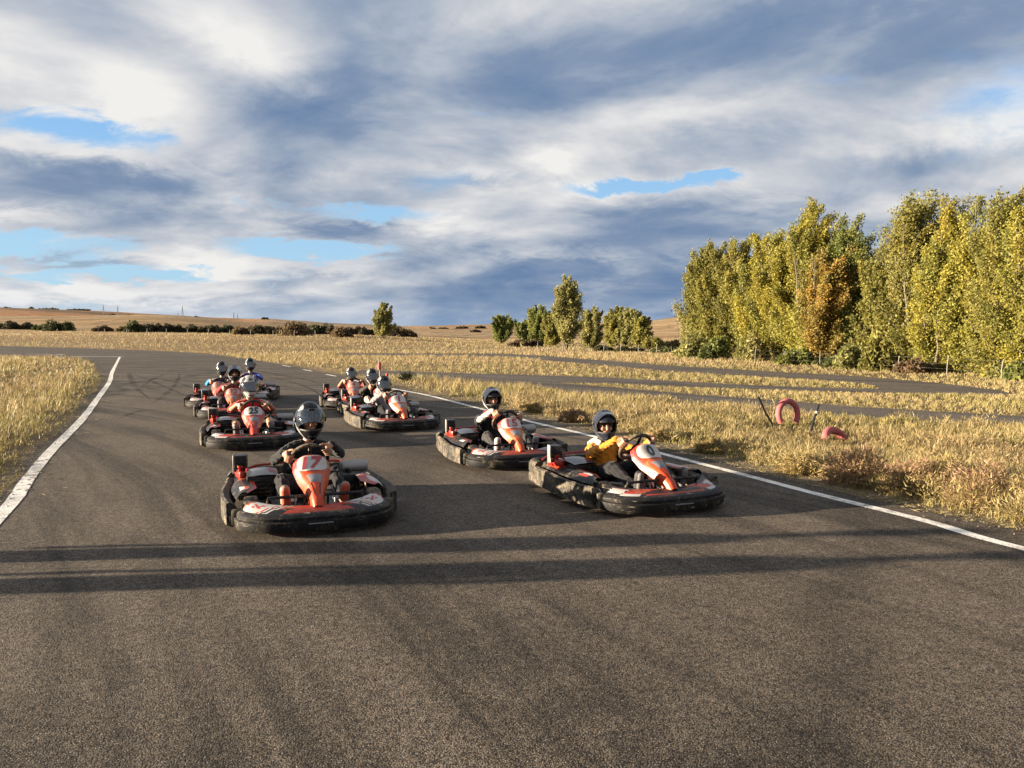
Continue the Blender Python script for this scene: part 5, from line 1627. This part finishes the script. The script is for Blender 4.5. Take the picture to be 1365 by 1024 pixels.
# ------------------------------------------------------------------ fences
def fence(label, pts, hgt, rad_, mat, wires=True):
    root = empty('wire_fence', (pts[0][0], pts[0][1], Z(*pts[0])))
    tag(root, label, 'fence')
    o0 = Vector(root.location)
    for i, (x, y) in enumerate(pts):
        mb = MB(); z = Z(x, y); h = hgt * random.uniform(.93, 1.07)
        mb.tube([(0, 0, -.1), (random.uniform(-.02, .02), 0, h * .5), (random.uniform(-.05, .05), random.uniform(-.03, .03), h)], [rad_, rad_, rad_ * .9], 7)
        p = mb.build('post', mat, root); p.location = Vector((x, y, z)) - o0
    if wires:
        for hz in (.35, .62, .9):
            mb = MB(); mb.tube([Vector((x, y, Z(x, y) + hgt * hz + (.0))) - o0 for x, y in pts], .0012, 4)
            mb.build('wire', M['steel_dull'], root)
    return root
fence('low wire fence on pale concrete posts in front of the poplar row', [(12.0, 58.0), (12.7, 48.0), (13.7, 43.4), (14.1, 39.8), (14.8, 37.0), (15.2, 34.2), (15.9, 31.7), (16.4, 29.0), (16.75, 26.3), (17.2, 23.2)], .72, .017, M['post'])
fence('low wire fence on pale posts below the dark hedge on the left', [from_px(px, 116 + .01 * i) for i, px in enumerate((78, 141, 170, 197, 223, 251, 279, 307, 335, 365, 393, 421))], .85, .050, M['post'], wires=False)
fence('short run of pale fence posts under the middle distance trees', [from_px(px, d) for px, d in ((717, 76), (750, 72), (785, 70), (805, 68), (827, 66), (851, 63.5), (875, 61.5))], .75, .032, M['post'], wires=False)

# ------------------------------------------------------------------ things in the grass on the right
M['tyre_red'] = plain('faded_red_paint', (0.33, 0.080, 0.080), 0.75, var=.3, scale=9)
M['pole_black'] = plain('black_pole', (0.010, 0.009, 0.009), 0.7)
def half_tyre(loc, rz, label, r, t, squash=1.0, tiltx=0.0, a0=-38, a1=218):
    mb = MB(); pts = []
    for i in range(31):
        a = R(a0 + (a1 - a0) * i / 30)
        pts.append((r * math.cos(a), 0, r * math.sin(a) * squash))
    mb.tube(pts, t, 14)
    rib = MB()
    o = mb.build('half_buried_tyre', M['tyre_red'])
    o.location = loc; o.rotation_euler = (R(tiltx), R(0), R(rz))
    return tag(o, label, 'tyre', 'red painted tyres in the roadside grass')
half_tyre((4.45, 12.35, .27), 14, 'upright red painted tyre forming an arch between two black poles', .172, .047, 1.22, -6)
half_tyre((4.66, 11.0, .02), 30, 'red painted tyre lying low and half covered by dry grass', .20, .055, .85, -30, 0, 180)
def pole(p0, p1, label, r, tape=None):
    mb = MB(); p0 = Vector(p0); p1 = Vector(p1)
    mid = p0.lerp(p1, .5) + Vector((-.012, 0, -.008))
    root = mb.tube([Vector((0, 0, 0)), mid - p0, p1 - p0], [r, r * .95, r * .9], 10).build('pole', M['pole_black'])
    root.location = p0
    tag(root, label, 'pole', 'black poles in the roadside grass')
    if tape:
        q = (p1 - p0) * tape; d = (p1 - p0).normalized()
        MB().lathe([(0, r * 1.15), (.045, r * 1.15)], q, d, 10).build('tape', M['white'], root)
    return root
pole((4.33, 12.6, 0.0), (3.93, 12.25, .56), 'longer black pole leaning left beside the red tyre arch', .019)
pole((4.58, 11.75, 0.02), (4.86, 12.15, .44), 'shorter black pole with white tape leaning right beside the red tyre arch', .021, .68)

# faded marker and spiky plant beside the far kerb
mk = empty('marker_post', (-3.95, 22.9, 0)); tag(mk, 'faded red marker post leaning in the grass behind the rear right karts', 'marker post')
mb = MB(); mb.tube([(0, 0, 0), (.02, 0, .42), (-.02, 0, .86)], .022, 8); mb.build('stake', M['post'], mk)
mb = MB(); mb.lathe([(0, .05), (.02, .052), (.20, .046), (.22, .03)], (0, 0, .50), (.02, 0, 1), 12); mb.build('sleeve', M['tyre_red'], mk)
cn = empty('traffic_cone', (-3.72, 22.6, 0)); tag(cn, 'weathered orange cone half hidden in the grass behind the rear right karts', 'cone')
mb = MB(); mb.lathe([(.02, .13), (.03, .12), (.40, .035), (.42, .025)], (0, 0, 0), (0.12, 0, 1), 18); mb.build('cone_body', M['orange'], cn)
mb = MB(); mb.box((0, 0, .012), (.30, .30, .024), None, 0, .006); mb.build('base', M['orange'], cn)
def spiky(x, y, s, label):
    mb = MB(); g = np.random.default_rng(3)
    for i in range(46):
        a = g.random() * 6.283; e = g.uniform(.25, 1.35); L = s * g.uniform(.75, 1.1)
        d = Vector((math.cos(a) * math.cos(e), math.sin(a) * math.cos(e), math.sin(e))); w = d.orthogonal().normalized() * .028 * s / .6
        m_ = d * L * .5; mb.add([-w * .6, w * .6, m_ + w, d * L, m_ - w], [(0, 1, 2, 3, 4)])
    o = mb.build('spiky_plant', plain('spiky_leaf', (.055, .065, .022), .6)); o.location = (x, y, .02)
    return tag(o, label, 'plant')
spiky(-3.45, 25.2, .45, 'dark green spiky rosette plant in the dry grass behind the track edge')

# dry bushes along the right edge of the asphalt
def dry_bush(x, y, r, h, cols, seed, n=2600):
    g = np.random.default_rng(seed); pal = np.array(cols)
    mb = MB()
    st = []
    u = rnd_unit(n, g); u[:, 2] = np.abs(u[:, 2]) * .95 + .02
    q = (g.random(n) ** .33)[:, None]
    lump = 1 + .28 * np.sin(u[:, :1] * 5 + seed) * np.cos(u[:, 1:2] * 6 + seed)
    C = u * q * lump * np.array([[r, r, h]])
    A = unit(u + rnd_unit(n, g) * .8); B = unit(np.cross(A, rnd_unit(n, g)))
    sz = (g.uniform(.010, .030, n) * max(1, math.hypot(x, y) / 7.5))[:, None]
    V = np.empty((n, 3, 3), np.float32); V[:, 0] = C - A * sz * .9 - B * sz * .18; V[:, 1] = C - A * sz * .9 + B * sz * .18; V[:, 2] = C + A * sz * 1.2
    ns = 130
    us = rnd_unit(ns, g); us[:, 2] = np.abs(us[:, 2]) + .15; us = unit(us)
    tip = us * np.array([[r, r, h]]) * g.uniform(.7, 1.05, ns)[:, None]; sd = unit(np.cross(us, rnd_unit(ns, g))) * .0035
    S = np.empty((ns, 3, 3), np.float32); S[:, 0] = -sd; S[:, 1] = sd; S[:, 2] = tip
    S[:, :2, 0] += (us[:, :1] * r * .2); S[:, :2, 1] += us[:, 1:2] * r * .2
    VV = np.concatenate([V, S]).reshape(-1, 3)
    col = np.concatenate([pal[g.integers(len(pal), size=n)] * g.uniform(.65, 1.3, n)[:, None], np.repeat(np.array([[.20, .14, .08]]), ns, 0)])
    o = link('dry_bush', np_mesh('dry_bush', VV, np.arange(len(VV)).reshape(-1, 3), M['veg'], np.repeat(np.clip(col, .004, .7), 3, 0)), None, (x, y, 0))
    return o
PB = [(.30, .19, .115), (.36, .24, .14), (.22, .13, .075), (.27, .20, .085)]
SB = [(.31, .23, .09), (.26, .21, .08), (.37, .28, .14)]
DB = ((3.62, 7.95, .36, .38, PB, 4200), (3.95, 7.45, .30, .34, PB, 3600), (4.30, 7.62, .34, .36, SB, 3600), (4.28, 6.92, .36, .38, PB, 4600), (4.62, 6.62, .30, .36, SB, 4200), (4.78, 6.20, .33, .40, PB, 5200), (5.15, 6.6, .34, .38, SB, 4400),
                                          (3.25, 8.55, .26, .24, SB, 3000), (2.62, 10.05, .20, .20, SB, 2600), (2.15, 11.2, .18, .18, SB, 2200), (1.10, 13.7, .26, .20, PB, 2400), (.40, 15.3, .22, .20, SB, 2000), (4.9, 5.75, .24, .30, SB, 4200))
DB_RANK = {i: k for k, i in enumerate(sorted(range(len(DB)), key=lambda i: DB[i][1]))}
for i, (x, y, r, h, cols, n) in enumerate(DB):
    o = dry_bush(x, y, r, h, cols, 900 + i, int(n * 1.4))
    tag(o, '%s dry weed bush at the right asphalt edge, %s counted from the near end' % ('pinkish brown' if cols is PB else 'straw coloured', ORD[DB_RANK[i]]), 'bush', 'dry weed bushes along the right edge of the asphalt')

# ------------------------------------------------------------------ far power pylons on the left skyline
def pylon(px, top, base, d, label):
    x, y = from_px(px, d); h = (base - top) * d / 1026.0; z = Z(x, y)
    root = empty('power_pylon', (x, y, z - .5)); tag(root, label, 'pylon', 'power pylons on the left skyline')
    mb = MB(); w = .16 * h
    for sx in (1, -1):
        for sy in (1, -1): mb.tube([(sx * w / 2, sy * w / 2, 0), (sx * w * .12, sy * w * .12, h * .72), (0, 0, h)], .10, 4)
    for k in range(6):
        a = 1 - k / 7.0; b_ = 1 - (k + 1) / 7.0; s = 1 if k % 2 else -1
        mb.tube([(s * w * .5 * a, -w * .5 * a, h * .72 * k / 6), (-s * w * .5 * b_, -w * .5 * b_, h * .72 * (k + 1) / 6)], .07, 4)
    mb.build('tower', M['steel_dull'], root)
    mb = MB()
    for q in (.74, .88): mb.tube([(-w * .9 * (1.3 - q), 0, h * q), (0, 0, h * q + .12), (w * .9 * (1.3 - q), 0, h * q)], .09, 4)
    mb.build('cross_arm', M['steel_dull'], root)
for px, top, base, lab in ((140, 406, 420, 'tallest far pylon on the skyline above the ploughed field, leftmost'), (159, 407, 421, 'thin far pylon right of the leftmost one on the skyline'), (239, 416, 424, 'tiny far pylon beside the larger middle pylon'), (245, 407, 425, 'largest far pylon on the skyline above the long hedge'),
                          (313, 416, 427, 'tiny far pylon at the right end of the skyline row, left of the pair'), (318, 418, 427, 'tiny far pylon at the right end of the skyline row, right of the pair')):
    pylon(px, top, base, 640, lab)

# grit, straw and clods spilling from the verges onto the edge of the asphalt
def litter():
    g = np.random.default_rng(77); L = []
    for edge, sgn in ((main_L, 1), (main_R, -1)):
        l = np.array(smooth_line(edge, 12)); s_ = np.concatenate([[0], np.cumsum(np.hypot(*np.diff(l, axis=0).T))])
        n = 5200
        t = s_[-1] * g.random(n) ** 1.6
        px_ = np.interp(t, s_, l[:, 0]); py_ = np.interp(t, s_, l[:, 1]); d = np.stack([np.gradient(l[:, 0]), np.gradient(l[:, 1])], 1); d = unit(d)
        nx = np.interp(t, s_, d[:, 1]) * sgn; ny = -np.interp(t, s_, d[:, 0]) * sgn
        o = np.abs(g.normal(size=n)) * .16 * np.clip(vnoise(px_, py_, .8) * 1.6, .2, 1.4) - .10
        L.append(np.stack([px_ + nx * o, py_ + ny * o, np.full(n, .011)], 1))
    C = np.vstack(L); n = len(C); a = g.random(n) * 6.283
    long_ = g.random(n) < .4
    A = np.stack([np.cos(a), np.sin(a), g.normal(size=n) * .1], 1) * np.where(long_, g.uniform(.02, .07, n), g.uniform(.006, .018, n))[:, None]
    Bv = np.stack([-np.sin(a), np.cos(a), g.normal(size=n) * .1], 1) * np.where(long_, .003, g.uniform(.005, .013, n))[:, None]
    top = C + np.stack([np.zeros(n), np.zeros(n), np.where(long_, .006, g.uniform(.006, .016, n))], 1)
    V = np.stack([C - A, C + Bv, C + A, C - Bv, top], 1).reshape(-1, 3)
    b = (np.arange(n) * 5)[:, None]
    T = np.concatenate([b + np.array([[i, (i + 1) % 4, 4]]) for i in range(4)])
    col = np.where(long_[:, None], np.array([[.34, .27, .14]]), np.array([[.20, .165, .125]])) * g.uniform(.6, 1.4, n)[:, None]
    tag(link('verge_litter', np_mesh('verge_litter', V, T, M['veg'], np.repeat(col, 5, 0))), kind='stuff')
litter()
